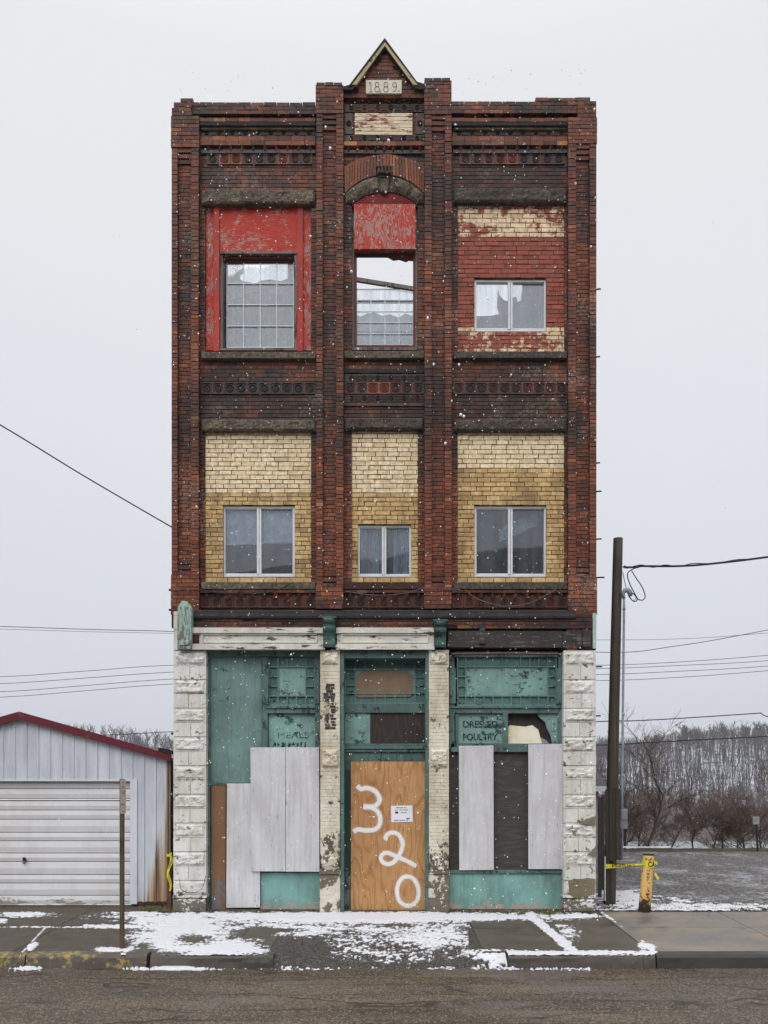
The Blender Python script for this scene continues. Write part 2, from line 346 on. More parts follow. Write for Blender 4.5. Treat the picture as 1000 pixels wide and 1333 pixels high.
# ---- pilasters with raised ribs, recessed channel, corbelled head and solid foot
def pilaster(ribs, rec, x0, x1, ytop, yhead, yfoot, ybot, lab=None):
    q = MB(); YR = .075
    pbricks(q, rec[0] - 1, rec[1] + 1, yhead - 2, yfoot + 4, YR, course=.0635, g=lambda x, z: psoot(x, z) + .12)  # channel bricks darker still: recess shade added into their soot value
    for a, b_ in ribs: pbricks(q, a, b_, yhead, yfoot + 1, 0, length=.5, bond=0, depth=.13, jit=.006, course=.0635, hjit=0, gap=.01, g=psoot)
    pbricks(q, x0, x1, ytop, yhead, -.012, depth=.13, jit=.004, g=psoot)
    for k in range(3): q.pb(rec[0], rec[1], yhead + 2 + k * 7.5, yhead + 7 + k * 7.5, .012 + k * .018, YR + .03, 0, (random.random() * .6, .45, 0))
    for k in range(3): q.pb(rec[0], rec[1], yfoot - 5 - k * 7, yfoot - k * 7, .02 + k * .016, YR + .03, 0, (random.random() * .5, .6, 0))
    pbricks(q, x0, x1, yfoot, ybot, -.008, depth=.13, jit=.004, g=psoot)
    return q.build('pilaster', [M['red'], M['mortar']], B)
pilaster([(223.5, 231), (249, 258.5)], (231, 249), 222.5, 259, 150, 191, 748, 800)
pilaster([(412, 420), (438, 447)], (420, 438), 411, 447, 110, 147, 764, 792)
pilaster([(553, 562), (579.5, 588)], (562, 579.5), 552.5, 588, 104, 148, 764, 792)
pilaster([(740, 750), (768, 776.5)], (750, 768), 740, 777.5, 152, 186, 752, 800)

# ---- parapets with uneven, partly missing top courses
PPs = []
def ragged(px0, px1, pya, pyb, pybase, yf, back=.35):
    pp = MB(); PPs.append(pp); zt0, zt1, x0, x1, zb = gz(pya), gz(pyb), gx(px0), gx(px1), gz(pybase)
    z = zb; k = 0
    while z < max(zt0, zt1):
        x = x0 - (k % 2) * .1
        while x < x1:
            xe = x + .21; xm = (max(x, x0) + min(xe, x1)) / 2; lim = zt0 + (zt1 - zt0) * (xm - x0) / (x1 - x0) + .03 * fbm(xm * 3, 0, 1)
            if z + .05 < lim + .02 and min(xe, x1) - max(x, x0) > .02:
                pp.box(max(x, x0), min(xe - .008, x1), yf + random.uniform(-.004, .004), yf + back, z, min(z + .057, lim + .03), 0, (min(1, abs(random.gauss(.4, .25))), soot(xm, z) + .1, 0), .0015)
            x = xe
        z += .065; k += 1
    pp.box(x0, x1, yf + .01, yf + back - .01, zb, min(zt0, zt1) - .07, 1)
ragged(226, 411, 129, 133, 147, .015); ragged(588, 767, 132, 126, 146, .015)
ragged(224, 250, 138, 138, 151, -.016, .3); ragged(752, 776, 130, 130, 153, -.016, .3)
for pp in PPs: pp.build('parapet', [M['red'], M['mortar']], B)
for (x0, x1, y0) in ((412, 446, 107), (553, 586.5, 101.5)):
    c = MB(); 
    for k in range(3): c.pb(x0 + k * (x1 - x0) / 3, x0 + (k + 1) * (x1 - x0) / 3 - .6, y0, y0 + 4, -.02, .3, 0, (.1, .8, 0), .004)
    c.build('pilaster_cap', M['red'], B)

# ---- sawtooth (dog-tooth) brick courses
def dogtooth(px0, px1, py0, py1, yf, n, nm='dogtooth_course'):
    q = MB(); x0, x1, z0, z1 = gx(px0, yf), gx(px1, yf), gz(py1, yf), gz(py0, yf); w_ = (x1 - x0) / n
    for k in range(n):
        a = x0 + k * w_; c = (random.uniform(.2, .8), .5 + random.uniform(-.2, .3), 0)
        q.add([(a + w_ * .1, yf + .09, z0), (a + w_ * .5, yf - .005, z0), (a + w_ * .9, yf + .09, z0), (a + w_ * .1, yf + .09, z1), (a + w_ * .5, yf - .005, z1), (a + w_ * .9, yf + .09, z1)],
              [(0, 1, 4, 3), (1, 2, 5, 4), (0, 2, 1), (3, 4, 5)], 0, c)
    q.box(x0, x1, yf + .085, yf + .12, z0, z1, 1)
    return q.build(nm, [M['terra'], M['mortar']], B)
def course(px0, px1, py0, py1, yf, yb, mat='red', nm='string_course', soots=.6, ln=.215, bevel=0):
    q = MB()
    if mat in ('red', 'terra'): 
        x = gx(px0, yf); x1 = gx(px1, yf)
        while x < x1 - .02:
            xe = min(x + ln, x1); q.box(x, xe - .007, yf + random.uniform(-.003, .003), yb, gz(py1, yf), gz(py0, yf), 0, (min(1, max(0, random.gauss(.5, .25))), soots, 0)); x = xe
    else: q.pb(px0, px1, py0, py1, yf, yb)
    return q.build(nm, [M[mat], M['mortar']], B, bevel=bevel)
# ---- rosette tiles
def rosette(q, cx, cz, r, yf, c, petals=8, square=True, hollow=False):
    if square:
        t = r * .13
        for (x0, x1, z0, z1) in ((-r, r, r - t, r), (-r, r, -r, -r + t), (-r, -r + t, -r + t, r - t), (r - t, r, -r + t, r - t)):
            q.box(cx + x0, cx + x1, yf - .012, yf + .02, cz + z0, cz + z1, 0, c)
    n = 12; R1, R2 = r * .72, r * .52
    vs = []; 
    for k in range(n):
        t = 2 * PI * k / n
        for rr, yy in ((R1, yf + .004), ((R1 + R2) / 2, yf - .010), (R2, yf + .004)): vs.append((cx + rr * math.cos(t), yy, cz + rr * math.sin(t)))
    fs = []
    for k in range(n):
        a, b_ = 3 * k, 3 * ((k + 1) % n)
        fs += [(a, b_, b_ + 1, a + 1), (a + 1, b_ + 1, b_ + 2, a + 2)]
    q.add(vs, fs, 0, c)
    for k in range(petals):
        t = 2 * PI * (k + .5) / petals; pr = r * .36; px_, pz = cx + pr * math.cos(t), cz + pr * math.sin(t); u = r * .13
        if not hollow: q.add([(px_ - u, yf + .003, pz), (px_, yf + .003, pz - u), (px_ + u, yf + .003, pz), (px_, yf + .003, pz + u), (px_, yf - .014, pz)], [(0, 1, 4), (1, 2, 4), (2, 3, 4), (3, 0, 4)], 0, c)
    u = r * .17; yy = yf - .018 if not hollow else yf - .006
    q.add([(cx - u, yf + .003, cz), (cx, yf + .003, cz - u), (cx + u, yf + .003, cz), (cx, yf + .003, cz + u), (cx, yy, cz)], [(0, 1, 4), (1, 2, 4), (2, 3, 4), (3, 0, 4)], 0, c)
    if square:
        for sx in (-1, 1):
            for sz in (-1, 1): q.box(cx + sx * r * .74 - .008, cx + sx * r * .74 + .008, yf - .01, yf + .02, cz + sz * r * .74 - .008, cz + sz * r * .74 + .008, 0, c)
def tileband(px0, px1, py0, py1, n, yf=.10, square=True, dark=.6, gapf=1.0, ridge=False, cols=None, skip=()):
    q = MB(); x0, x1 = gx(px0, yf), gx(px1, yf); z0, z1 = gz(py1, yf), gz(py0, yf); w_ = (x1 - x0) / n; r = min(w_, z1 - z0) / 2 * gapf
    for k in range(n):
        if k in skip: continue
        c = (random.uniform(.2, .85), dark + random.uniform(-.3, .2), 0)
        if cols and k in cols: c = (1, .0, 0)
        rosette(q, x0 + (k + .5) * w_, (z0 + z1) / 2, r, yf, c, square=square)
        if ridge:
            for j in range(4):
                zz = z0 + (z1 - z0) * (.2 + j * .2)
                q.box(x0 + (k + .5) * w_ + r * .8, x0 + (k + 1.5) * w_ - r * .8 if k < n - 1 else x1, yf - .006, yf + .02, zz - .006, zz + .006, 0, (c[0] * .6, c[1] + .1, 0))
    q.box(x0, x1, yf + .003, yf + .03, z0, z1, 0, (.2, dark + .1, 0))
    return q.build('ornament_band', M['terra'], B)
for (a, b_) in ((259.5, 411), (588.5, 739.5)):
    dogtooth(a + 8, b_, 147, 153, .06, 9)
    course(a, b_, 153.3, 158, .045, .15, soots=.45)
    course(a, b_, 158.2, 163.5, .02, .15, 'ledge', bevel=.012)
    course(a + 2, b_, 163.8, 168.6, .05, .15, 'tanband', bevel=.012)
    tileband(a + 1, b_, 169, 177.3, 9, .085, False, .7, 1.0, True)
    course(a, b_, 177.5, 183, .07, .15, soots=.35); course(a, b_, 183.2, 188.5, .055, .15, soots=.3)
    dogtooth(a + 4, b_, 188.8, 194.6, .06, 10)
    course(a + 2, b_, 194.8, 199, .075, .15, 'terra', soots=.8)
    tileband(a + 10, b_ - 4, 200, 214, 9, .10, True, .5, 1.0, cols=(1, 2, 6) if a < 300 else (4,))
tileband(262, 411, 498, 513, 10, .10, True, .85)
tileband(590, 739, 498, 513, 10, .10, True, .5)
tileband(449, 552, 487, 497, 6, .10, False, .75, 1.0, True); tileband(449, 552, 498, 513, 7, .10, True, .6, cols=(2, 3)); tileband(449, 552, 513.5, 523, 6, .10, False, .75, 1.0, True)
course(448, 553, 480, 485, .09, .15, 'ledge'); course(448, 553, 524.5, 528, .085, .15, 'terra', soots=.7)
for (a, b_, n) in ((260, 411.5, 10), (447.5, 552.5, 7), (588.5, 739.5, 10)):
    dogtooth(a + 1, b_, 772, 777.5, .05, n)
    tileband(a, b_, 778.5, 791, n, .085, True, .35)
    course(a - (2 if a > 300 else 0), b_ + 1, 767.5, 771.5, .05, .15, soots=.7)
# dark moulded ledge above the shopfront
q = MB(); prof = [(-.03, 0), (-.055, .02), (-.055, .05), (-.02, .09), (-.01, .135), (.04, .165), (.12, .17)]
z0 = gz(806, -.03); n = len(prof)
for (a, b_) in ((253, 749),):
    xs = [gx(a + (b_ - a) * k / 60) for k in range(61)]
    q.grid(lambda u, v: (xs[int(round(u * 60))], prof[int(round(v * (n - 1)))][0] + .004 * fbm(u * 40, v * 5), z0 + prof[int(round(v * (n - 1)))][1]), 60, n - 1)
q.build('ledge', M['ledge'], B)

# ---- rock-faced stone
def rock(q, px0, px1, py0, py1, yf, yb, amp=.018, cell=.03, margin=.0, mi=0, round_=.03, seed=0, world=False):
    x0, x1, z0, z1 = (px0, px1, py0, py1) if world else (gx(px0, yf), gx(px1, yf), gz(py1, yf), gz(py0, yf))
    nx = max(3, int((x1 - x0) / cell)); nz = max(3, int((z1 - z0) / cell))
    def fn(u, v):
        x = x0 + (x1 - x0) * u; z = z0 + (z1 - z0) * v
        e = min(u * (x1 - x0), (1 - u) * (x1 - x0), v * (z1 - z0), (1 - v) * (z1 - z0))
        k = min(1, e / round_)
        y = yf + (1 - k) * round_ * .9 - k * amp * (mn.fractal(Vector((x * 9 + seed, 0, z * 11)), .8, 2.2, 4) + .2)
        return (x, y, z)
    q.grid(fn, nx, nz, mi)
    q.box(x0, x1, yf + round_ * .88, yb, z0, z1, mi)
def lintel(x0, x1, y0, y1, yf=.04, mat='stone', splits=(), yb=.30):
    q = MB(); e = [x0] + list(splits) + [x1]
    for a, b_ in zip(e, e[1:]): rock(q, a + .25, b_ - .25, y0, y1, yf, yb, .016, .025, round_=.022, seed=a)
    return q.build('lintel', M[mat], B, smooth=False)
lintel(262, 410, 246, 264, splits=(315,)); lintel(591, 738.5, 243, 262, mat='stone_dark')
lintel(262, 411, 545.5, 560); lintel(449, 551, 543.5, 558.5, mat='stone_dark'); lintel(592, 738.5, 545.5, 560, mat='stone_dark')
def sill(x0, x1, y0, y1, mat='stone', yf=.03):
    q = MB(); q.pb(x0, x1, y0, y1, yf, .33); return q.build('sill', M[mat], B, bevel=.008)
sill(262, 411, 457.5, 466.5); sill(448.5, 552, 456.5, 466); sill(590.5, 738.5, 457, 466, 'stone_dark')
sill(262, 411, 757.5, 767); sill(448, 552, 757.5, 767, 'stone_red'); sill(590.5, 739, 757.5, 767, 'stone_dark')

# ---- arch over the middle window: stone hood, keystone, brick voussoirs
def arcpts(cx, cz, r, a0, a1, n): return [(cx + r * math.cos(a0 + (a1 - a0) * k / n), cz + r * math.sin(a0 + (a1 - a0) * k / n)) for k in range(n + 1)]
def circ3(xl, xr, ze, zp):                       # circle through both springings and the crown
    h = (xr - xl) / 2; s = zp - ze; R = (h * h + s * s) / (2 * s); return (xl + xr) / 2, zp - R, R, math.asin(h / R)
ya = .05
ci = circ3(gx(459, ya), gx(543, ya), gz(263, ya), gz(247.5, ya)); co_ = circ3(gx(449, ya), gx(552, ya), gz(252, ya), gz(227.5, ya))
q = MB()
for (f0, f1) in ((-1, -.1), (.1, 1)):
    n = 9; o1 = [(co_[0] + co_[2] * math.sin(co_[3] * (f0 + (f1 - f0) * k / n)), co_[1] + co_[2] * math.cos(co_[3] * (f0 + (f1 - f0) * k / n))) for k in range(n + 1)]
    i1 = [(ci[0] + ci[2] * math.sin(ci[3] * (f0 + (f1 - f0) * k / n)), ci[1] + ci[2] * math.cos(ci[3] * (f0 + (f1 - f0) * k / n))) for k in range(n + 1)]
    nr = 6
    def fn(u, v):
        k = u * n; k0 = min(n - 1, int(k)); t = k - k0
        a = [o1[k0][j] * (1 - t) + o1[k0 + 1][j] * t for j in (0, 1)]; b_ = [i1[k0][j] * (1 - t) + i1[k0 + 1][j] * t for j in (0, 1)]
        x = b_[0] * (1 - v) + a[0] * v; z = b_[1] * (1 - v) + a[1] * v
        e = min(v, 1 - v, u * 3, (1 - u) * 3) * 5; e = min(1, e)
        return (x, ya + (1 - e) * .03 - e * .03 * (mn.fractal(Vector((x * 9, 1, z * 9)), .8, 2.2, 4) + .2), z)
    q.grid(fn, 27, nr)
    q.poly(i1 + o1[::-1], ya + .028, .3)
    # shoulder running down the jamb
x_, x2_ = gx(449.5, ya), gx(459, ya)
rock(q, 450, 459, 252, 262, ya, .3, .02); rock(q, 543, 551.5, 252, 262, ya, .3, .02)
q.build('arch_stone', M['stone'], B)
q = MB(); q.ppoly([(493.5, 230), (507.5, 230), (505, 249), (496, 249)], .03, .2); q.ppoly([(492.5, 227.5), (508.5, 227.5), (508, 230.5), (493, 230.5)], .015, .2)
q.build('keystone', M['stone'], B, bevel=.01)
q = MB(); q.pb(491, 509, 216, 225, -.02, .12)
for k in range(4): q.pb(492 + k * 4.4, 494.6 + k * 4.4, 217, 224, -.045, .0)
q.pb(490, 510, 215, 216.5, -.05, .12)
q.build('keystone_cap', M['stone_dark'], B)
q = MB(); nv = 27
for k in range(nv):
    t0 = -1 + 2 * k / nv + .008; t1 = -1 + 2 * (k + 1) / nv - .008
    cc = circ3(gx(449, .08), gx(552, .08), gz(251.5, .08), gz(227, .08)); oo = circ3(gx(448, .08), gx(553, .08), gz(217, .08), gz(201, .08))
    pts = [(cc[0] + cc[2] * math.sin(cc[3] * t), cc[1] + cc[2] * math.cos(cc[3] * t)) for t in (t0, t1)] + [(oo[0] + oo[2] * math.sin(oo[3] * t), oo[1] + oo[2] * math.cos(oo[3] * t)) for t in (t1, t0)]
    if t0 * t1 > 0 and abs(t0 + t1) < .12: pass
    q.poly(pts, .08 + random.uniform(-.004, .004), .16, 0, (random.uniform(.25, .95), random.uniform(.1, .5), 0))
q.build('brick_arch', [M['red']], B)

# ---- middle bay head: dog-tooth courses, terracotta frame with whitewashed panel, gable, date stone
dogtooth(448, 553, 189.5, 195, .05, 9); course(448, 553, 184, 189, .045, .15, soots=.3); course(448, 553, 195.3, 199.5, .075, .15, 'terra', soots=.8)
tileband(449, 552, 175.5, 184, 6, .085, False, .7, 1.0, True, cols=None)
tileband(449, 552, 135, 145, 6, .085, False, .6, 1.0, True, cols=(1, 2))
tileband(449, 459, 147, 174, 1, .085, False, .6); tileband(541, 552, 147, 174, 1, .085, False, .6)
dogtooth(448, 553, 127, 133, .06, 8); course(448, 553, 121.5, 126.8, .03, .15, soots=.5)
def wash():
    b = NB('whitewashed_old_sign_brick'); R, G, B_ = b.sep(b.attr()); n = b.noise(7, 8, .75, b.mp((.6, 1, 2.6)))
    col = b.mix(b.ramp(n, [(.535, 0), (.555, 1)]), b.mix(b.noise(3), L(222, 210, 186), L(196, 180, 150)), b.ramp(R, RB))
    return b.out(col, .8, b.bump(n, .006, .6))
M['wash'] = wash()
q = MB(); pbricks(q, 462, 537, 146.5, 175, .075, g=lambda x, z: .3); q.build('painted_panel', [M['wash'], M['wash']], B)
G_ = empty('gable'); G_.parent = B
q = MB(); ap = (500.5, 57)
def inside(x, z):
    px, py = 503 + (x - CX) * 80 / sc_(.03), 1018 + (EZ - z) * 80 / sc_(.03)
    return abs(px - 501) < (py - 60) * .74 - 4
bricks(q, gx(452, .03), gx(549, .03), gz(121, .03), gz(60, .03), .03, clip=inside, back=None, depth=.2, length=.2)
q.ppoly([(455, 121), (547, 121), (501, 62)], .04, .22, 1)
q.build('gable_wall', [M['red'], M['mortar']], G_)
for s_, pts in ((-1, [(501, 49), (455, 110), (446, 112.5), (446, 116), (459, 116.5), (501, 62)]), (1, [(501, 49), (543, 106), (553, 109), (553, 116), (541, 115), (501, 62)])):
    q = MB(); q.ppoly([pts[0], pts[1], (pts[1][0] - s_ * -0, pts[1][1] + 2), (501, 53)], -.06, .26, 0); q.ppoly(pts, -.035, .24, 0); q.build('coping', M['ledge'], G_)
    q = MB(); e = [(501, 59), (501 + s_ * 37, 110), (501 + s_ * 43, 110), (501, 53.5)]
    q.ppoly(e, -.05, .0, 0); q.build('rake_moulding', M['tanrake'] if 'tanrake' in M else M.setdefault('tanrake', worn('cream_rake_moulding', L(176, 160, 118), (.05, .045, .04, 1), (1, 1, 1), 8, .6, .04, .5, (.08, .07, .05, 1))), G_)
q = MB(); q.pb(476.5, 523, 104, 121.3, -.005, .1); ds = q.build('date_stone', M.setdefault('dstone', worn('pale_date_stone', L(200, 196, 180), (.3, .25, .14, 1), (1, 1, 1), 5, .6, .1, .4, (.25, .19, .1, 1))), G_)
# ---- ribbon writing
def cr(pts, n=8):
    out = []; m = len(pts)
    for i in range(m - 1):
        p0, p1, p2, p3 = pts[max(i - 1, 0)], pts[i], pts[i + 1], pts[min(i + 2, m - 1)]
        for k in range(n):
            t = k / n
            out.append(tuple(.5 * ((2 * p1[j]) + (-p0[j] + p2[j]) * t + (2 * p0[j] - 5 * p1[j] + 4 * p2[j] - p3[j]) * t * t + (-p0[j] + 3 * p1[j] - 3 * p2[j] + p3[j]) * t ** 3) for j in range(len(p1))))
    out.append(tuple(pts[-1])); return out
def ribbon(q, pts, wpx, y, n=8, across=1, curved=True):
    """strokes a few mm thick following a path; across>1 stores edge distance in bc"""
    path = cr(pts, n) if curved else pts
    Pq = [(gx(a, y), gz(b_, y)) for a, b_ in path]; W = wpx / PXM / 2; b = len(q.v); k = across
    for i, (x, z) in enumerate(Pq):
        a = Pq[max(i - 1, 0)]; c = Pq[min(i + 1, len(Pq) - 1)]; dx, dz = c[0] - a[0], c[1] - a[1]; l = math.hypot(dx, dz) or 1; nx, nz = -dz / l, dx / l
        for j in range(k + 1):
            t = -1 + 2 * j / k; q.v.append((x + nx * W * t, y - .0015 * (1 - abs(t)), z + nz * W * t))
    for i in range(len(Pq) - 1):
        for j in range(k):
            u = b + i * (k + 1) + j; q.f.append([u, u + 1, u + k + 2, u + k + 1]); q.m.append(0); t = abs(-1 + 2 * (j + .5) / k); q.c.append((1 - t, 0, 0))
y9 = -.0085; q = MB()
def ring(cx, cy, rx, ry, a0=0, a1=360, n=10): return [(cx + rx * math.cos(math.radians(a0 + (a1 - a0) * k / n)), cy + ry * math.sin(math.radians(a0 + (a1 - a0) * k / n))) for k in range(n + 1)]
NM = M.setdefault('numeral', simple('dark_carved_numeral', (.22, .195, .15, 1)))
def numeral(): 
    global q
    q.build('date_numeral', NM, ds); q = MB()
ribbon(q, [(480.5, 108.5), (482.5, 107.2), (483, 112), (483, 119)], 1.0, y9); ribbon(q, [(481, 119.3), (485, 119.3)], .8, y9, curved=False); numeral()
for cx in (491, 502.5): ribbon(q, ring(cx, 109.7, 2.5, 2.9), .9, y9); ribbon(q, ring(cx, 116, 3.0, 3.4), .9, y9); numeral()
ribbon(q, ring(513.7, 110.2, 2.5, 3), .9, y9); ribbon(q, [(516.2, 110.5), (516.3, 114), (514.8, 117.5), (511.5, 119.2)], .9, y9); ribbon(q, [(518.3, 118.5), (520, 118.5)], 1.6, y9, curved=False)
numeral()

# ---- infill panels with window openings
def infill(px0, px1, py0, py1, win, mats, name='brick_infill', split=None, Y=.14, rnd=None, g=None, clen=.22, ch=.0735, seedj=0):
    q = MB(); wx0, wx1, wy0, wy1 = win
    def reg(a, b_, c, d, mi):
        if b_ - a > 1 and d - c > 1: pbricks(q, a, b_, c, d, Y, course=ch, length=clen, gap=.012, depth=.1, mi=mi, back=2, jit=.004, hjit=.035, cj=.0028, rnd=rnd, g=g or (lambda x, z: .5 + .5 * fbm(x, z, 2)))
    sp = split or wy0 - 10
    reg(px0, px1, py0, sp, 0); reg(px0, px1, sp, wy0, 1)
    reg(px0, wx0, wy0, wy1, 1); reg(wx1, px1, wy0, wy1, 1); reg(px0, px1, wy1, py1, 1)
    return q.build(name, mats, B)
infill(267, 406, 560, 758, (290.5, 384, 657, 751), [M['ybrick'], M['obrick'], M['ymortar']], split=641)
infill(457, 544, 558, 758, (466, 535.5, 682, 751), [M['ybrick'], M['obrick'], M['ymortar']], split=641)
infill(595, 736, 560, 758, (617.5, 711.5, 657, 751), [M['ybrick'], M['obrick'], M['ymortar']], split=609)
def pg(x, z):
    py = 1188 - z * 80 * .985 + 3
    px, py = to_px(x, .14, z)
    return .55 if 308 < py < 428 else (-.12 if py < 308 else -.02 + .06 * fbm(x, z, 4))
q_ = infill(595, 736, 259, 458, (617.5, 711.5, 361, 431), [M['patch'], M['patch'], M['patch_mortar']], split=308, g=lambda x, z: pg(x, z))

# ---- windows
def pane(parent, a, b_, c, d, Y, mat='glass'):
    q = MB(); q.pb(a, b_, c, d, Y, Y + .006); return q.build('pane', M[mat], parent)
def slider(a, b_, c, d, Y=.185, t=3.0, glass='glass', mid=None):
    W_ = empty('window'); W_.parent = B; q = MB(); mid = mid or (a + b_) / 2
    q.pb(a, b_, c, c + t, Y, Y + .08); q.pb(a, b_, d - t, d, Y, Y + .08)
    q.pb(a, a + t, c + t, d - t, Y + .001, Y + .08); q.pb(b_ - t, b_, c + t, d - t, Y + .001, Y + .08)
    q.pb(mid - 2.8, mid - .2, c + t, d - t, Y - .012, Y + .05); q.pb(mid + .3, mid + 3.0, c + t, d - t, Y + .002, Y + .07)
    q.pb(a + t, mid - 2.8, c + t, c + t + 1.5, Y + .016, Y + .05); q.pb(a + t, mid - 2.8, d - t - 1.5, d - t, Y + .016, Y + .05)
    q.pb(mid + 3, b_ - t, c + t, c + t + 1.2, Y + .032, Y + .06); q.pb(mid + 3, b_ - t, d - t - 1.2, d - t, Y + .032, Y + .06)
    q.build('frame', M['vinyl'], W_, bevel=.003)
    pane(W_, a + t - .5, mid - 2, c + t, d - t, Y + .03, glass); pane(W_, mid + 2, b_ - t + .5, c + t, d - t, Y + .05, glass)
    return W_
W1 = slider(290.5, 384, 659, 751)
W2 = slider(466, 535.5, 684, 751, t=2.6, mid=500); W3 = slider(617.5, 711.5, 659, 751)
W4 = slider(617.5, 711.5, 364, 431.5, glass='glass_up')
# blind behind the left pane, hanging a little askew
q = MB(); Yb = .275
for k in range(26):
    y0 = 652 + k * 2.15; t = k / 25
    xa, xb = gx(290, Yb), gx(386, Yb); za, zb = gz(y0 + 2.0 * t, Yb), gz(y0 - 1.2 * t, Yb)
    q.add([(xa, Yb, za), (xb, Yb, zb), (xb, Yb + .006, zb - .026), (xa, Yb + .006, za - .026)], [(0, 1, 2, 3)])
q.add([(gx(290, Yb), Yb - .005, gz(710, Yb)), (gx(386, Yb), Yb - .005, gz(705, Yb)), (gx(386, Yb), Yb - .005, gz(702, Yb)), (gx(290, Yb), Yb - .005, gz(707, Yb)),
       (gx(290, Yb), Yb + .02, gz(710, Yb)), (gx(386, Yb), Yb + .02, gz(705, Yb)), (gx(386, Yb), Yb + .02, gz(702, Yb)), (gx(290, Yb), Yb + .02, gz(707, Yb))],
      [(0, 1, 2, 3), (7, 6, 5, 4), (0, 4, 5, 1), (2, 6, 7, 3)])
q.build('blind', M['blind'], W1)
q = MB(); Yb = .31      # gathered curtains
for (a, b_, n) in ((466, 497, 14), (512, 536, 9)):
    q.grid(lambda u, v: (gx(a + (b_ - a) * u + 2 * math.sin(u * 9) * (1 - v), Yb), Yb + .03 * math.sin(u * n * 6.3 * .5) + .01 * math.sin(u * 31), gz(755 - 80 * v, Yb)), n * 8, 3)
q.build('curtain', M['curtain'], W2, smooth=True)
q = MB(); q.grid(lambda u, v: (gx(650 + 50 * u, .45), .45 + .03 * fbm(u * 6, v * 6), gz(705 - (14 + 10 * u) * v - 22 * u, .45) + .05 * fbm(u * 5, v)), 24, 6)
q.build('torn_plastic_sheet', simple('torn_plastic', (.5, .5, .52, 1)), W3)

# third storey left: red panels, posts, old timber window
q = MB(); q.pb(285, 388, 266, 328, .155, .24); q.build('plywood_panel', M['red_ply_h'], B)
q = MB(); q.pb(267, 279, 267, 456, .165, .25); q.build('plywood_panel', M['red_ply_v'], B); 
q = MB(); q.pb(394, 405.5, 267, 456, .165, .25); q.build('plywood_panel', M['red_ply_v'], B)
q = MB(); q.pb(278, 285.5, 265, 457, .12, .26); q.build('timber_post', M['red_post'], B, bevel=.004)
q = MB(); q.pb(387, 394.5, 265, 457, .12, .26); q.build('timber_post', M['red_post'], B, bevel=.004)
def timber_window(a, b_, c, d, ga, gb, gc, gd, Y, cols, rows, red=True, glass='glass_up'):
    W_ = empty('window'); W_.parent = B; q = MB()
    q.pb(a, b_, c, c + 3, Y - .02, Y + .04); q.pb(a, a + 4, c + 3, d - 2, Y, Y + .13); q.pb(b_ - 4, b_, c + 3, d - 2, Y, Y + .13); q.pb(a, b_, d - 3, d, Y - .03, Y + .13)
    q.build('frame', M['bare_wood'], W_, bevel=.003)
    q = MB(); q.pb(a + 4, b_ - 4, c + 2.5, gc - 5, Y + .04, Y + .16); q.pb(ga - 3, gb + 3, gc - 5, gc, Y + .09, Y + .14); q.build('head_rail', M.setdefault('dkred', worn('dark_red_wood', (.11, .022, .018, 1), (.06, .04, .035, 1), (1, 1, 3), 6, .6, .05, .4)), W_)
    q = MB(); Y2 = Y + .11
    for k in range(cols + 1):
        x = ga + (gb - ga) * k / cols; q.pb(x - .5, x + .5, gc, gd, Y2 - .004, Y2 + .012)
    for k in range(rows + 1):
        z = gc + (gd - gc) * k / rows; q.pb(ga, gb, z - .5, z + .5, Y2 - .006, Y2 + .010)
    q.build('muntins', M['vinyl'], W_); pane(W_, ga, gb, gc, gd, Y2 + .014, glass)
    return W_
TW = timber_window(286, 387, 327, 456, 295.5, 382, 341, 452, .17, 4, 4)
# third storey middle: arched red panel with reeded fan, broken sash
q = MB(); Yp = .10; c3 = circ3(gx(459, Yp), gx(543, Yp), gz(263, Yp), gz(247, Yp))
pts = [(c3[0] + c3[2] * math.sin(c3[3] * t), c3[1] + c3[2] * math.cos(c3[3] * t)) for t in [-1 + k / 8 for k in range(17)]]
q.poly(pts + [(gx(543, Yp), gz(268, Yp)), (gx(459, Yp), gz(268, Yp))], Yp, Yp + .05)
q.build('arched_panel', M['fan'] if 'fan' in M else M.setdefault('fan', simple('dark_red_paint', L(135, 32, 28), .6, n=(6, .3))), B)
q = MB(); base = (gx(501, Yp), gz(272, Yp))
for k in range(21):
    t = -1 + 2 * (k + .5) / 21; ex, ez = c3[0] + c3[2] * math.sin(c3[3] * t) * .97, c3[1] + c3[2] * math.cos(c3[3] * t) - .035
    q.prism((base[0] + (ex - base[0]) * .2, Yp - .002, base[1] + (ez - base[1]) * .2), (ex, Yp - .002, ez), .003, .009, 5)
q.build('fan_reeding', M['fan'], B)
q = MB(); q.tube([(x, Yp - .015, z + .005) for x, z in pts], .016, 6); q.build('arch_moulding', M['fan'], B)
q = MB(); q.pb(461, 541, 265.5, 324, Yp - .012, Yp + .08); q.build('plywood_panel', M['red_ply_v'], B)
W5 = empty('window'); W5.parent = B
q = MB(); q.pb(458, 461, 262, 455, .17, .3); q.pb(541, 543.5, 262, 455, .17, .3); q.pb(461, 541, 323, 327.5, .17, .3); q.pb(459, 543, 452, 455.5, .155, .3); q.build('frame', M['bare_wood'], W5)
q = MB(); q.pb(461, 464.5, 328, 452, .2, .28); q.pb(538, 541, 328, 452, .2, .28); q.pb(464.5, 538, 449, 452, .2, .28)
q.ppoly([(461, 327), (541, 327), (541, 338), (532, 337), (529, 339), (520, 336), (512, 337), (505, 333), (461, 333)], .22, .27); q.build('sash', M['dkred'], W5)
q = MB(); q.ppoly([(462, 360), (541, 373), (541, 377.5), (462, 365)], .21, .26); q.build('fallen_sash_rail', M['bare_wood'], W5)
q = MB(); ga, gb, gc, gd = 464.5, 538, 376, 449
for k in range(5): x = ga + (gb - ga) * k / 4; q.pb(x - .45, x + .45, gc, gd, .25, .262)
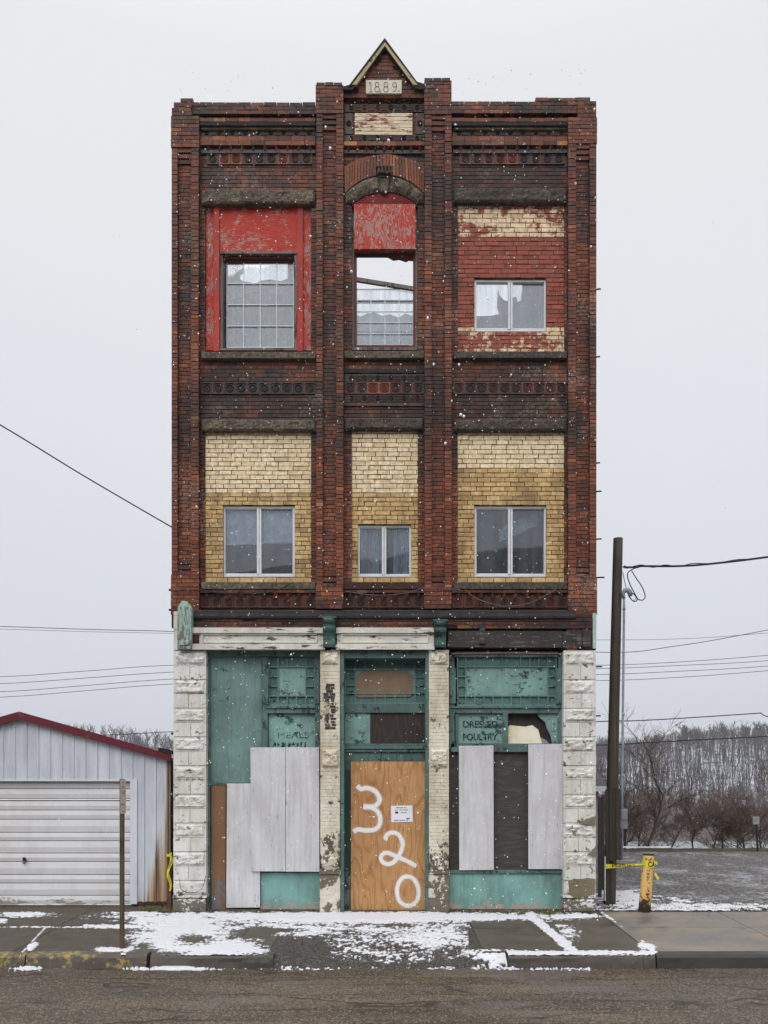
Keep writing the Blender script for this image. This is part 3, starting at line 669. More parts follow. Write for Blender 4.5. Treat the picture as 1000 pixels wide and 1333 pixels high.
for k in range(6): z = gc + (gd - gc) * k / 5; q.pb(ga, gb, z - .4, z + .4, .248, .26)
q.build('muntins', M['vinyl'], W5); pane(W5, ga, gb, gc, gd, .265, 'glass_up')
q = MB(); q.pb(464, 538, 390, 394, .30, .33); q.pb(464, 538, 431, 434, .30, .33); q.build('cross_rail', M['interior_dark'], W5)  # dark bars standing in for roofline bands mirrored in the sash glass
# what is left of the rooms behind the third-storey openings, plus reflection and sky stand-ins
q = MB(); q.ppoly([(255, 480), (410, 480), (410, 300), (375.5, 300), (374.5, 362), (366, 366), (352, 363.5), (338, 365.5), (331, 371), (325, 367), (316, 366), (310.5, 361), (312, 354), (317, 350), (316, 342), (308, 337), (300, 300), (255, 300)], 1.4, 1.5)
q.ppoly([(600, 480), (740, 480), (740, 300), (682, 300), (681, 372), (678.5, 391), (674, 393), (672, 386), (668, 387), (664, 392), (657, 391), (650, 384), (649, 376), (648, 396), (652, 408), (640, 411), (600, 412)], 1.2, 1.3)
q.ppoly([(440, 480), (560, 480), (560, 409), (545, 407), (536, 411), (528, 408), (519, 413), (508, 409), (497, 411), (488, 407), (478, 408), (470, 412), (455, 407), (440, 409)], 2.4, 2.5)  # jagged sheet added to imitate trees reflected in the middle pane
q.build('broken_partition', M['interior'], B)
LT = simple('pale_lath', (.75, .78, .8, 1))  # the two right-window pieces stand in for bright sky through gaps
for pts, ya_, yb_ in (([(690.5, 372), (695, 372), (690, 391), (686, 389)], 1.1, 1.13), ([(708, 394), (712, 394), (712, 432), (699, 432)], .9, .93), ([(285, 393), (365, 365.5), (366, 368), (285, 396.5)], 1.3, 1.34), ([(300, 352), (303, 352), (307, 455), (304, 455)], 1.2, 1.23)):
    q = MB(); q.ppoly(pts, ya_, yb_); q.build('fallen_lath', LT, B)
# shell behind the front
q = MB(); q.box(-3.40, -3.1, .42, 14, -.1, 12.9); q.box(3.13, 3.42, .42, 14, -.1, 12.9); q.box(-3.1, 3.13, 13.7, 14, -.1, 11.2)
q.build('side_wall', M['side_brick'], B)
q = MB(); q.box(-3.1, 3.13, .45, 13.7, 4.5, 4.65); q.box(-3.1, 3.13, .45, 13.7, 8.45, 8.6); q.box(-3.1, 3.13, .45, 13.7, -.05, 0.02)
q.box(-3.1, 3.13, 2.6, 2.7, 4.65, 8.45); q.build('floor', M['interior_dark'], B)
# backing wall behind piers between the openings (hides the shell)
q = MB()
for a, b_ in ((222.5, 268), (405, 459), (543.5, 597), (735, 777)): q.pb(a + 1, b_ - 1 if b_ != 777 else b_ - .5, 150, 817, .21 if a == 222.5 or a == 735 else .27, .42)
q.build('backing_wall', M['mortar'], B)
# ================================================================ SHOPFRONT
def pier(x0, x1, rows, yf=-.04, nm='corner_pier'):
    q = MB(); y = 847; k = 0; h = 18.7
    while y < 1150:
        if k % 2 == 0:
            q.pb(x0 + .3, x1 - .3, y + .4, y + h - .4, yf + .02, .4)
            rock(q, x0 + 2.5 + random.uniform(-.8, .8), x1 - 2.5 + random.uniform(-.8, .8), y + 1.5 + random.uniform(0, 1), y + h - 1.5 + random.uniform(-.6, .6), yf + random.uniform(-.004, .01), yf + .05, random.uniform(.014, .032), .022, round_=random.uniform(.016, .03), seed=y * 1.37 + x0)
        else:
            m = (x0 + x1) / 2 + random.uniform(-2, 2); 
            for a, b_ in ((x0 + .3, m - .4), (m + .4, x1 - .3)): q.pb(a, b_, y + .5, y + h - .5, yf + .012, .4, jit=.002)
        y += h; k += 1
    q.pb(x0 - .5, x1 + .3, y + .5, y + 4, yf - .015, .4)
    q.box(gx(x0 + .5), gx(x1 - .5), yf + .03, .41, -.05, gz(847)); rock(q, gx(x0), gx(x1), 0, gz(y + 5), yf - .005, .4, .012, .03, round_=.02, world=True)
    return q.build(nm, M['white_block'], B)
pier(225.5, 268.5, 0); pier(733.5, 776, 0)
M['spall'] = worn('spalled_mossy_stone', (.20, .17, .12, 1), (.26, .2, .11, 1), (1, 1, 1), 9, .5, .06, .8, (.06, .065, .03, 1))
for pts in ([(741, 1147), (748, 1144), (757, 1145), (766, 1143), (775, 1144), (775.5, 1162), (768, 1166), (760, 1168), (750, 1170), (743, 1165), (740.5, 1156)], [(752, 1067), (758, 1069), (765, 1066), (775.5, 1062), (775.5, 1074), (764, 1074), (757, 1072)], [(766, 1113), (772, 1106), (776, 1102), (776, 1115)]):
    q = MB(); fine = []
    for (p0, p1) in zip(pts, pts[1:] + pts[:1]):
        for k in range(4): t = k / 4; fine.append((p0[0] + (p1[0] - p0[0]) * t + random.uniform(-.5, .5), p0[1] + (p1[1] - p0[1]) * t + random.uniform(-.5, .5)))
    q.ppoly(fine, -.062, -.0); q.build('spalled_patch', M['spall'], B)
q = MB(); q.pb(226, 231, 796, 846, -.03, .4); q.build('painted_quoin', M['white_block'], B)
q = MB(); q.pb(772, 776.5, 798, 844, -.03, .4); q.build('painted_quoin', M['green_bare'], B)
def bpier(x0, x1):
    q = MB(); yf = -.02
    pbricks(q, x0, x1, 846, 1116, yf, course=.058, length=.2, gap=.005, depth=.1, g=lambda x, z: .3, jit=.0015, back=0)
    q.box(gx(x0 + .5), gx(x1 - .5), yf + .02, .4, 0, gz(846))
    for (a, b_) in ((849, 864), (976, 998), (1116, 1134)): rock(q, x0 + 2, x1 - 2, a, b_, yf - .035, .05, .03, .02, round_=.025, seed=a)
    q.build('brick_pier', M['white_pier'], B)
    q = MB(); rock(q, gx(x0 - .5), gx(x1 + .5), 0, gz(1137), yf - .01, .4, .01, .02, round_=.01, world=True); q.pb(x0 - 1, x1 + 1, 1133, 1138, yf - .03, .3); q.build('pier_plinth', M['pier_base'], B)
bpier(417, 442.5); bpier(558.5, 584.5)
q = MB()
for k in range(15):
    y_ = 890 + k * 4.0; q.pb(422 + random.uniform(-1, 3), 429 + random.uniform(-1, 1), y_, y_ + 3.5, -.026, 0, jit=.006); q.pb(430 + random.uniform(-1, 1), 436.5 + random.uniform(-3, 1), y_ + .3, y_ + 3.4, -.026, 0, jit=.006)
q.build('exposed_brick_scar', M.setdefault('scar', worn('stained_bare_brick', (.05, .04, .035, 1), L(190, 180, 150), (1, 1, 1), 8, .55, .04, .3)), B)
# cornice boards with recessed panels
def fascia(x0, x1, panels):
    q = MB(); q.pb(x0, x1, 817, 845, -.03, .12)
    q.pb(x0 - 1, x1, 817, 824, -.075, -.03, jit=.003); q.pb(x0 - 1.5, x1 + 1, 839.5, 845.5, -.085, -.03, jit=.002)
    q.pb(x0, x1, 838, 839.4, -.06, -.03)
    for a, b_ in panels:
        q.pb(a, b_, 825, 826.5, -.055, -.03); q.pb(a, b_, 835.5, 837, -.055, -.03); q.pb(a, a + 2, 826.5, 835.5, -.055, -.03); q.pb(b_ - 2, b_, 826.5, 835.5, -.055, -.03)
    return q.build('cornice_board', M['white_wood'], B, bevel=.003)
fascia(250, 422, [(262, 413)]); fascia(438.5, 565, [(444, 558)])
q = MB(); rock(q, 250, 259, 826, 838, -.06, -.03, .01, .02); q.build('bare_wood_patch', M['stone_red'], B)
def bracket(x0, x1, y0, y1, mat='green_dk'):
    q = MB(); zt, zb = gz(y0), gz(y1); h = zt - zb; xa, xb = gx(x0), gx(x1); n = 14
    prof = [(-.20, 0), (-.215, .06), (-.20, .14), (-.17, .2), (-.165, .26), (-.19, .33), (-.18, .42), (-.145, .5), (-.12, .6), (-.11, .75), (-.115, .9), (-.10, 1)]
    pts = [(y, zt - t * h) for y, t in prof]; m = len(pts)
    for xi0, xi1, dy in ((xa, xb, 0), (xa + .035, xb - .035, -.02)):
        vs = [(xi0, y + dy, z) for y, z in pts] + [(xi1, y + dy, z) for y, z in pts] + [(xi0, .05, zb), (xi1, .05, zb), (xi0, .05, zt), (xi1, .05, zt)]
        fs = [(i, i + m, i + 1 + m, i + 1) for i in range(m - 1)] + [list(range(m)) + [2 * m, 2 * m + 2], list(range(2 * m - 1, m - 1, -1)) + [2 * m + 3, 2 * m + 1], (0, 2 * m + 2, 2 * m + 3, m), (m - 1, 2 * m - 1, 2 * m + 1, 2 * m)]
        q.add(vs, fs)
    q.box(xa - .02, xb + .02, -.225, .05, zt, zt + .03)
    return q.build('bracket', M[mat], B, smooth=False)
bracket(421.5, 437, 808, 844); bracket(565, 580, 812, 844)
q = MB(); q.ppoly([(230.5, 845), (249, 845), (249.5, 791), (244, 783), (237, 782), (231, 790)], -.14, .02); q.ppoly([(234, 840), (246, 840), (246, 794), (240, 788), (234, 794)], -.155, -.14)
q.build('bracket', M['green_bare'], B, bevel=.01, label='flaking pale green pointed bracket with bare wood showing')
# exposed beam on the right where the cornice is gone
q = MB(); q.pb(583, 733, 821, 843, .0, .14, jit=.004); q.pb(733, 770, 822, 844, -.015, .14); q.build('exposed_beam', M['darkwood'], B, bevel=.006)
for bb in ((624.5, 631.5, 817, 838, -.05, .0), (751, 757, 821, 843, -.045, -.015), (759, 769, 820, 842, -.05, -.015)):
    q = MB(); q.pb(*bb, jit=.004); q.build('beam_cleat', M['darkwood'], B)
for px in (626, 676, 736):
    q = MB(); q.pb(px - 4, px + 4, 812.5, 818, -.022, -.014); q.build('joist_pocket', M['ink'], B)
q = MB(); q.tube([P(588, 851.5, -.02), P(660, 850.5, -.04), P(732, 851.5, -.02)], .02, 5); q.build('metal_strip', M.setdefault('rustm', simple('rusty_strip', (.12, .07, .06, 1))), B)
# timber framing
Yf = .12
def fr(boxes, mat='green', nm='shopfront_frame', par=None, bevel=.004):
    q = MB()
    for b_ in boxes: q.pb(*b_)
    return q.build(nm, M[mat] if isinstance(mat, str) else mat, par or B, bevel=bevel)
fr([(268.5, 273.5, 846, 1186, Yf, .3), (268.5, 416.5, 846, 854.5, Yf - .02, .3), (341, 348.5, 855, 975, Yf - .01, .3), (410.5, 416.8, 855, 975, Yf - .01, .3), (348.5, 410.5, 919, 922, Yf - .03, .3), (348.5, 410.5, 922, 928.5, Yf - .005, .3), (342, 349.5, 870, 916, Yf - .035, Yf), (409.5, 416, 870, 916, Yf - .035, Yf), (272, 340, 1019, 1022, Yf + .02, .3)])
fr([(273.5, 341, 854.5, 1019, Yf + .05, .26)], 'green_panel', 'tall_panel')
fr([(349.5, 411, 928.5, 975, Yf + .06, .26)], 'green_lt', 'lower_panel')
# Queen Anne transoms: a large pane bordered by small squares
def transom(x0, x1, y0, y1, bx, by, n, m, Y, frame='green_bar', centre='green_lt', border='green_border', tilt=None, skip_top=False):
    T = empty('transom'); T.parent = B
    q = MB(); q.pb(x0, x1, y0, y1, Y + .03, Y + .06); q.build('border_panes', M[border], T)
    q = MB(); t = 1.5
    for a in (x0 + bx, x1 - bx): q.pb(a - t / 2, a + t / 2, y0, y1, Y, Y + .03)
    for a in (y0 + by, y1 - by): q.pb(x0, x1, a - t / 2, a + t / 2, Y - .002, Y + .03)
    for k in range(1, n):
        a = x0 + bx + (x1 - x0 - 2 * bx) * k / n
        q.pb(a - t / 2, a + t / 2, y0, y0 + by, Y + .002, Y + .03); q.pb(a - t / 2, a + t / 2, y1 - by, y1, Y + .002, Y + .03)
    for k in range(1, m):
        a = y0 + by + (y1 - y0 - 2 * by) * k / m
        q.pb(x0, x0 + bx, a - t / 2, a + t / 2, Y + .002, Y + .03); q.pb(x1 - bx, x1, a - t / 2, a + t / 2, Y + .002, Y + .03)
    q.pb(x0 - .5, x0 + 1, y0, y1, Y - .006, Y + .03); q.pb(x1 - 1, x1 + .5, y0, y1, Y - .006, Y + .03); q.pb(x0, x1, y1 - 1, y1 + 1, Y - .008, Y + .03)
    q.build('glazing_bars', M[frame], T)
    q = MB(); q.pb(x0 + bx, x1 - bx, y0 + by, y1 - by, Y + .022, Y + .028); q.build('centre_pane', M[centre], T)
    return T
transom(350, 410, 856, 918, 12, 12, 3, 3, Yf + .02)
transom(595.5, 724.5, 856, 918, 11, 12, 9, 3, Yf + .02)
YD = .26
Tm = transom(449.5, 553.5, 858, 915.5, 13, 13, 6, 3, YD)
q = MB(); q.ppoly([(463, 905), (464, 882), (470, 874), (500, 872), (530, 874), (538, 880), (538, 902), (534, 907), (466, 908)], YD + .01, YD + .02); q.build('bare_board', M['tan_board'], Tm)
# entrance: reveals, header, door board
fr([(443, 448, 847, 1186, .0, .4), (554, 558.3, 847, 1186, .0, .4), (448, 554, 847, 857, .02, .4)], 'green', 'door_frame')
fr([(448, 554, 916, 928, YD - .03, .4), (448, 554, 968, 971, YD - .03, .4), (448, 554, 971, 975, YD - .07, .4), (448, 554, 975, 979, YD - .045, .4), (448, 554, 979, 992, YD - .01, .4), (448, 457.5, 992, 1187, YD + .0, .4)], 'green', 'door_header')
fr([(449, 482, 928, 968, YD + .0, YD + .05)], 'green_lt', 'lower_panel'); fr([(482, 554, 928, 968, YD + .004, YD + .05)], 'dark_ply_v', 'dark_panel')
q = MB(); q.pb(457, 553.5, 991.5, 1187, .18, .2); DB = q.build('door_board', M['ply'], B, label='orange plywood sheet spray-painted with 320 over the doorway')
fr([(448.5, 457.5, 1003, 1187, YD - .02, YD - .001)], M.setdefault('jambflake', worn('flaking_dark_green_jamb', L(38, 72, 64), (.22, .23, .24, 1), (1, 1, .6), 6, .56, .03, .3)), 'old_door_edge', bevel=0)
# sprayed digits
def spray():
    b = NB('white_spray_paint'); R, G, B_ = b.sep(b.attr()); n = b.noise(45, 4, .8)
    a = b.ramp(b.m('ADD', R, b.m('MULTIPLY', b.m('SUBTRACT', b.m('ADD', b.m('MULTIPLY', n, .5), b.m('MULTIPLY', b.noise(9, 4, .7), .5)), .5), .7)), [(.12, 0), (.45, .25), (.62, .88), (1, .95)])
    return b.out(L(232, 230, 226), .7, extra={'Alpha': a})
M['spray'] = spray()
Ys = .176
q = MB(); ribbon(q, [(465, 1023), (470, 1027), (478, 1026), (487, 1029), (493, 1036), (494, 1043), (489, 1049), (481, 1051), (473, 1050)], 12, Ys, across=8); 
ribbon(q, [(473, 1050), (483, 1051), (491, 1056), (495, 1064), (494, 1074), (488, 1080), (476, 1081), (466, 1080), (460, 1083)], 12, Ys - .0025, across=8); q.build('painted_digit', M['spray'], DB, label='white sprayed digit 3')
q = MB(); ribbon(q, [(505, 1092), (502, 1091), (505, 1086), (511, 1084), (518, 1086), (523, 1093), (524, 1102), (520, 1113), (513, 1122), (505, 1125), (498, 1122), (496, 1116), (500, 1111), (507, 1111), (518, 1116), (530, 1121), (539, 1126), (542, 1128)], 11, Ys, across=8); q.build('painted_digit', M['spray'], DB, label='white sprayed digit 2')
q = MB(); ribbon(q, [(524, 1143), (519, 1150), (517, 1160), (519, 1171), (526, 1178), (535, 1179), (543, 1172), (545, 1160), (542, 1149), (535, 1142), (526, 1142), (521, 1147)], 11, Ys, across=8); q.build('painted_digit', M['spray'], DB, label='white sprayed digit 0')
q = MB(); Yn = .172; q.add([P(509, 1049, Yn), P(537, 1048.5, Yn), P(537.5, 1070, Yn), P(509.5, 1070.5, Yn), P(509, 1049, Yn) + Vector((0, .003, 0)), P(537, 1048.5, Yn) + Vector((0, .003, 0)), P(537.5, 1070, Yn) + Vector((0, .003, 0)), P(509.5, 1070.5, Yn) + Vector((0, .003, 0))], [(3, 2, 1, 0), (4, 5, 6, 7), (0, 1, 5, 4), (2, 3, 7, 6)])
NT = q.build('notice', M['paper'], DB, label='white paper notice with lines of small print')
q = MB()
for (y, xs) in ((1051.5, [(516, 519), (520, 524.5), (526, 529)]), (1054.5, [(514, 518), (520, 523), (524.5, 531)]), (1058, [(522, 524), (524.6, 530)]), (1068, [(513, 518), (520, 527), (529, 531)])):
    for a, b_ in xs:
        x = a
        while x < b_ - .2: l = random.uniform(.4, .8); q.pb(x, x + l, y - .5 + random.uniform(-.15, .15), y + .45, Yn - .003, Yn - .002); x += l + .25
q.pb(514.5, 518.5, 1056.5, 1059, Yn - .003, Yn - .002); q.pb(529, 533.5, 1065, 1066.2, Yn - .003, Yn - .002)
q.build('notice_print', M['ink'], NT)
# boards over the left shop window
def board(pts, Y, mat='white_board', nm='board', label=None):
    q = MB(); q.ppoly(pts, Y, Y + .02); o = q.build(nm, M[mat], B, bevel=.002, label=label)
    q = MB()
    xs = [p[0] for p in pts]; ys = [p[1] for p in pts]
    for (a, b_) in ((min(xs) + 3, min(ys) + 4), (max(xs) - 3, min(ys) + 3), (min(xs) + 3, max(ys) - 4), (max(xs) - 4, max(ys) - 3)):
        q.pb(a - .45, a + .45, b_ - .45, b_ + .45, Y - .004, Y)
    q.build('screws', M['iron'], o)
    return o
board([(326, 973), (371.3, 973), (371.5, 1134.5), (327, 1134.5)], .04); board([(371.8, 973), (415.5, 973), (416, 1135), (372, 1134.8)], .045)
board([(295.5, 1020), (338, 1020), (338.5, 1181.5), (294.5, 1182)], .075)
fr([(275, 294, 1022, 1184, .15, .2)], 'brown_panel', 'door_panel'); fr([(339, 416.5, 1136, 1185, Yf + .01, .3)], 'green_kick', 'kick_board'); fr([(270, 417, 1023, 1186, .24, .3)], 'dark_ply', 'backing_board')
# right shop window
fr([(585, 592, 855, 975, Yf - .01, .3), (727, 733.3, 855, 975, Yf - .01, .3), (592, 727, 848, 855.5, Yf + .0, .3), (585, 733, 919, 922, Yf - .03, .3), (592, 727, 922, 928.5, Yf - .005, .3), (655, 661.5, 928.5, 968, Yf - .005, .3), (586, 593.5, 870, 916, Yf - .035, Yf), (725.5, 733, 870, 916, Yf - .035, Yf),
    (587, 732, 968, 973, Yf - .01, .3), (587, 732, 973, 979, Yf - .04, .3), (593, 596.5, 926, 968, Yf + .01, .3)])
fr([(596, 655, 928.5, 968, Yf + .05, .26)], 'green_lt', 'lower_panel')
q = MB(); q.ppoly([(700, 928.5), (727, 928.5), (727, 969), (719, 969), (717, 958), (712, 948), (710, 940), (702, 934)], Yf + .04, .20); q.build('broken_panel', M['green_lt'], B)
q = MB(); q.pb(661, 727, 928.5, 969, .25, .3); q.build('dark_backing', M['dark_ply_v'], B)
q = MB(); q.ppoly([(661, 970), (662, 946), (664, 944), (672, 945), (684, 946), (693, 944), (701, 950), (704, 962), (708, 970)], .205, .24); q.build('hanging_insulation', simple('pale_insulation', L(232, 224, 206), .9, n=(3, .2), c2=L(205, 190, 150)), B)
q = MB(); q.ppoly([(704, 960), (712, 964), (719, 973), (707, 973)], .2, .22); q.build('torn_flap', simple('grey_flap', (.3, .29, .28, 1)), B)
fr([(585, 733, 979, 1134, .15, .2)], 'dark_ply', 'dark_board')
board([(597.5, 971), (642.5, 970.5), (643, 1132.5), (598, 1133)], .05); board([(688, 969), (732.5, 968.5), (733, 1131.5), (688, 1131.5)], .05)
fr([(585, 733, 1135.5, 1184, Yf, .3)], 'green_kick', 'kick_board'); fr([(585, 733.5, 1133, 1137, Yf - .04, .3)], 'green', 'kick_rail')
fr([(268, 417, 1184, 1189, Yf - .03, .3), (585, 734, 1183.5, 1189, Yf - .03, .3), (443, 558, 1186.5, 1189, .0, .3)], 'stone', 'threshold')
# old lettering under the paint
def ghost():
    b = NB('flaking_sign_lettering'); n = b.noise(30, 6, .75); a = b.ramp(n, [(.46, .75), (.58, .05)])
    return b.out((.018, .04, .038, 1), .8, extra={'Alpha': a})
M['ghost'] = ghost()
b = NB('nearly_gone_lettering'); M['ghost2'] = b.out((.03, .07, .066, 1), .8, extra={'Alpha': b.ramp(b.noise(26, 5, .75), [(.42, .7), (.54, .05)])})
def text(s_, px, py, hpx, wpx, Y, parent, mat, name='lettering', mirror=False, rot=0, ext=.001, bold=.0):
    cu = bpy.data.curves.new(name, 'FONT'); cu.body = s_; cu.align_x = 'CENTER'; cu.align_y = 'CENTER'; cu.extrude = ext; cu.size = 1; cu.offset = bold
    o = bpy.data.objects.new(name, cu); COL.objects.link(o); bpy.context.view_layer.update()
    me = bpy.data.meshes.new_from_object(o); bpy.data.objects.remove(o)
    xs = [v.co.x for v in me.vertices]; ys = [v.co.y for v in me.vertices]
    sx = wpx / PXM * sc_(Y) / (max(xs) - min(xs)); sy = hpx / PXM * sc_(Y) / (max(ys) - min(ys)); cx, cy = (max(xs) + min(xs)) / 2, (max(ys) + min(ys)) / 2
    for v in me.vertices:
        x, y = (v.co.x - cx) * sx * (-1 if mirror else 1), (v.co.y - cy) * sy
        x, y = x * math.cos(rot) - y * math.sin(rot), x * math.sin(rot) + y * math.cos(rot)
        v.co = Vector((gx(px, Y) + x, Y - v.co.z * 1.0, gz(py, Y) + y))
    me.materials.clear(); me.materials.append(mat); me.name = name
    r = bpy.data.objects.new(name, me); COL.objects.link(r)
    if parent: r.parent = parent
    return r
text('DRESSED', 625.5, 943, 9, 45, Yf + .045, B, M['ghost'], bold=.03); text('POULTRY', 625.5, 959.5, 9, 45, Yf + .045, B, M['ghost'], bold=.03)
text('MEALS', 382, 957, 8, 40, Yf + .055, B, M['ghost2'], bold=0)
q = MB()
for k in range(9):
    for j in range(3):
        a = 355 + k * 5 + random.uniform(0, 2.5); q.pb(a, a + random.uniform(.8, 2.6), 966 + random.uniform(0, 3), 969.5 + random.uniform(0, 3.4), Yf + .057, Yf + .0585)
q.build('lettering_remains', M['ghost'], B)
# wall-tie spikes along both edges
for (px, py, l) in ((779, 377, 5), (779, 465, 4), (779, 603, 4), (780, 640, 6), (780, 702, 6), (784, 752, 10), (780, 868, 7), (780, 932, 5)):
    q = MB(); a = P(776, py, .2); q.tube([a, a + Vector(((l) / 80, -.02, .0)), a + Vector(((l + .5) / 80, -.02, -.01))], .013, 5); q.build('wall_tie', M['iron'], B)
for (py, l) in ((768, 6), (794, 6), (955, 3)):
    q = MB(); a = P(226, py, .1); q.tube([a, a + Vector((-l / 80, 0, .0))], .02, 5); q.build('wall_tie', M['iron'], B)
# loose cables on the front
def cable(pts, r, label, name='loose_cable', mat='black', group=None, n=8, cat='cable'):
    q = MB(); base = Vector(pts[0]); path = cr([tuple(p) for p in pts], n); q.tube([Vector(p) - base for p in path], r, 5)
    o = q.build(name, M[mat], None, smooth=True); o.location = base; tag(o, label, cat, group); return o
cable([P(226, 770, -.05), P(252, 768, -.05), P(300, 773, -.03), P(352, 771, -.03), (P(382, 758, -.02)), ], .008, 'thin dark cable drooping across the ledge under the left second-storey window', mat='iron')
cable([P(606, 768, -.03), P(622, 780, -.04), P(655, 789, -.04), P(690, 785, -.04), P(724, 767, -.03)], .008, 'thin pale cable looping below the right second-storey window', mat='cable_grey')
cable([P(268, 707, .16), P(275, 712, .15), P(283, 715, .15), P(289, 730, .16), P(290, 748, .18)], .008, 'short black cable curling beside the left second-storey window')
cable([P(234, 1145, -.08), P(236, 1158, -.08), P(247, 1162, -.08), P(262, 1158, -.08), P(268, 1140, -.075)], .004, 'thin wire curl hanging on the foot of the left white pier', mat='iron')
cable([P(450, 770, -.04), P(490, 775, -.04), P(530, 772, -.04), P(556, 765, -.04), P(600, 768, -.04)], .007, 'thin wire strung under the middle second-storey window', mat='cable_grey')
# ================================================================ GROUND
def vn(X, Y, s, seed=0):
    """numpy value noise"""
    x = X * s + seed * 17.3; y = Y * s + seed * 9.1; xi = np.floor(x).astype(np.int64); yi = np.floor(y).astype(np.int64); fx = x - xi; fy = y - yi
    fx = fx * fx * (3 - 2 * fx); fy = fy * fy * (3 - 2 * fy)
    def h(a, b):
        n = (a * 374761393 + b * 668265263 + seed * 974711) & 0x7fffffff; n = ((n ^ (n >> 13)) * 1274126177) & 0x7fffffff; return ((n ^ (n >> 16)) & 0xffff) / 65535.
    return (h(xi, yi) * (1 - fx) + h(xi + 1, yi) * fx) * (1 - fy) + (h(xi, yi + 1) * (1 - fx) + h(xi + 1, yi + 1) * fx) * fy
def nf(X, Y, s, o=4, seed=0, g=.55):
    t = 0; a = 1; w_ = 0
    for k in range(o): t = t + a * vn(X, Y, s * 2.1 ** k, seed + k); w_ += a; a *= g
    return t / w_
def walkz(y): return .041 * min(0, y)
def gmesh(name, X, Y, Z, keep, mats, skirt=0, smooth=True, thick=None):
    """grid mesh from arrays (ny,nx), only the cells where keep is true"""
    ny, nx = X.shape; idx = np.arange(nx * ny).reshape(ny, nx)
    q = np.stack([idx[:-1, :-1], idx[:-1, 1:], idx[1:, 1:], idx[1:, :-1]], -1)[keep]
    used, inv = np.unique(q.ravel(), return_inverse=True)
    co = np.stack([X.ravel(), Y.ravel(), Z.ravel()], -1)[used]; q = inv.reshape(-1, 4)
    me = bpy.data.meshes.new(name); me.vertices.add(len(co)); me.vertices.foreach_set('co', co.ravel())
    me.loops.add(q.size); me.loops.foreach_set('vertex_index', q.ravel().astype(np.int32)); me.polygons.add(len(q))
    me.polygons.foreach_set('loop_start', np.arange(0, q.size, 4, dtype=np.int32)); me.polygons.foreach_set('loop_total', np.full(len(q), 4, dtype=np.int32))
    me.update(calc_edges=True)
    if smooth: me.polygons.foreach_set('use_smooth', [True] * len(me.polygons))
    if thick is not None: at = me.attributes.new('thick', 'FLOAT', 'POINT'); at.data.foreach_set('value', np.clip(thick.ravel()[used] * 1.6, 0, 1).astype(np.float32))
    me.materials.append(mats); o = bpy.data.objects.new(name, me); COL.objects.link(o); return o
def concrete(name, c1, c2, c3, wet=.35, agg=.5, bumpd=.004):
    b = NB(name); n = b.noise(.9, 6, .65, b.mp((1, 1.6, 1))); n2 = b.noise(45, 5, .7); v = b.vor(140)
    col = b.mix(b.ramp(n, [(.35, 0), (.62, 1)]), c1, c2); col = b.mix(b.ramp(b.noise(2.7, 6, .7, b.mp(loc=(4, 4, 4))), [(.55, 0), (.72, .8)]), col, c3)
    col = b.mix(b.ramp(n2, [(.35, agg), (.65, 0)]), col, b.mix(.5, col, (.02, .017, .014, 1)))
    col = b.mix(b.ramp(v, [(.0, .5), (.25, 0)]), col, (.3, .28, .25, 1))
    r = b.ramp(n, [(.35, wet), (.65, .75)])
    return b.out(col, r, b.bump(b.m('ADD', n2, b.m('MULTIPLY', v, .6)), bumpd, .5), spec=.4)
M['walk_l'] = concrete('wet_brown_concrete', (.038, .029, .019, 1), (.085, .066, .045, 1), (.024, .019, .013, 1), .35)
M['walk_c'] = concrete('dirty_concrete', (.05, .041, .03, 1), (.11, .092, .07, 1), (.028, .023, .017, 1), .33)
M['walk_r'] = concrete('damp_newer_concrete', (.10, .092, .085, 1), (.25, .21, .165, 1), (.08, .073, .066, 1), .25, .3)
M['curb'] = concrete('dark_wet_curb', (.045, .038, .032, 1), (.10, .086, .072, 1), (.024, .02, .017, 1), .4)
M['curb_r'] = concrete('newer_dark_curb', (.028, .026, .025, 1), (.045, .042, .04, 1), (.02, .018, .018, 1), .35)
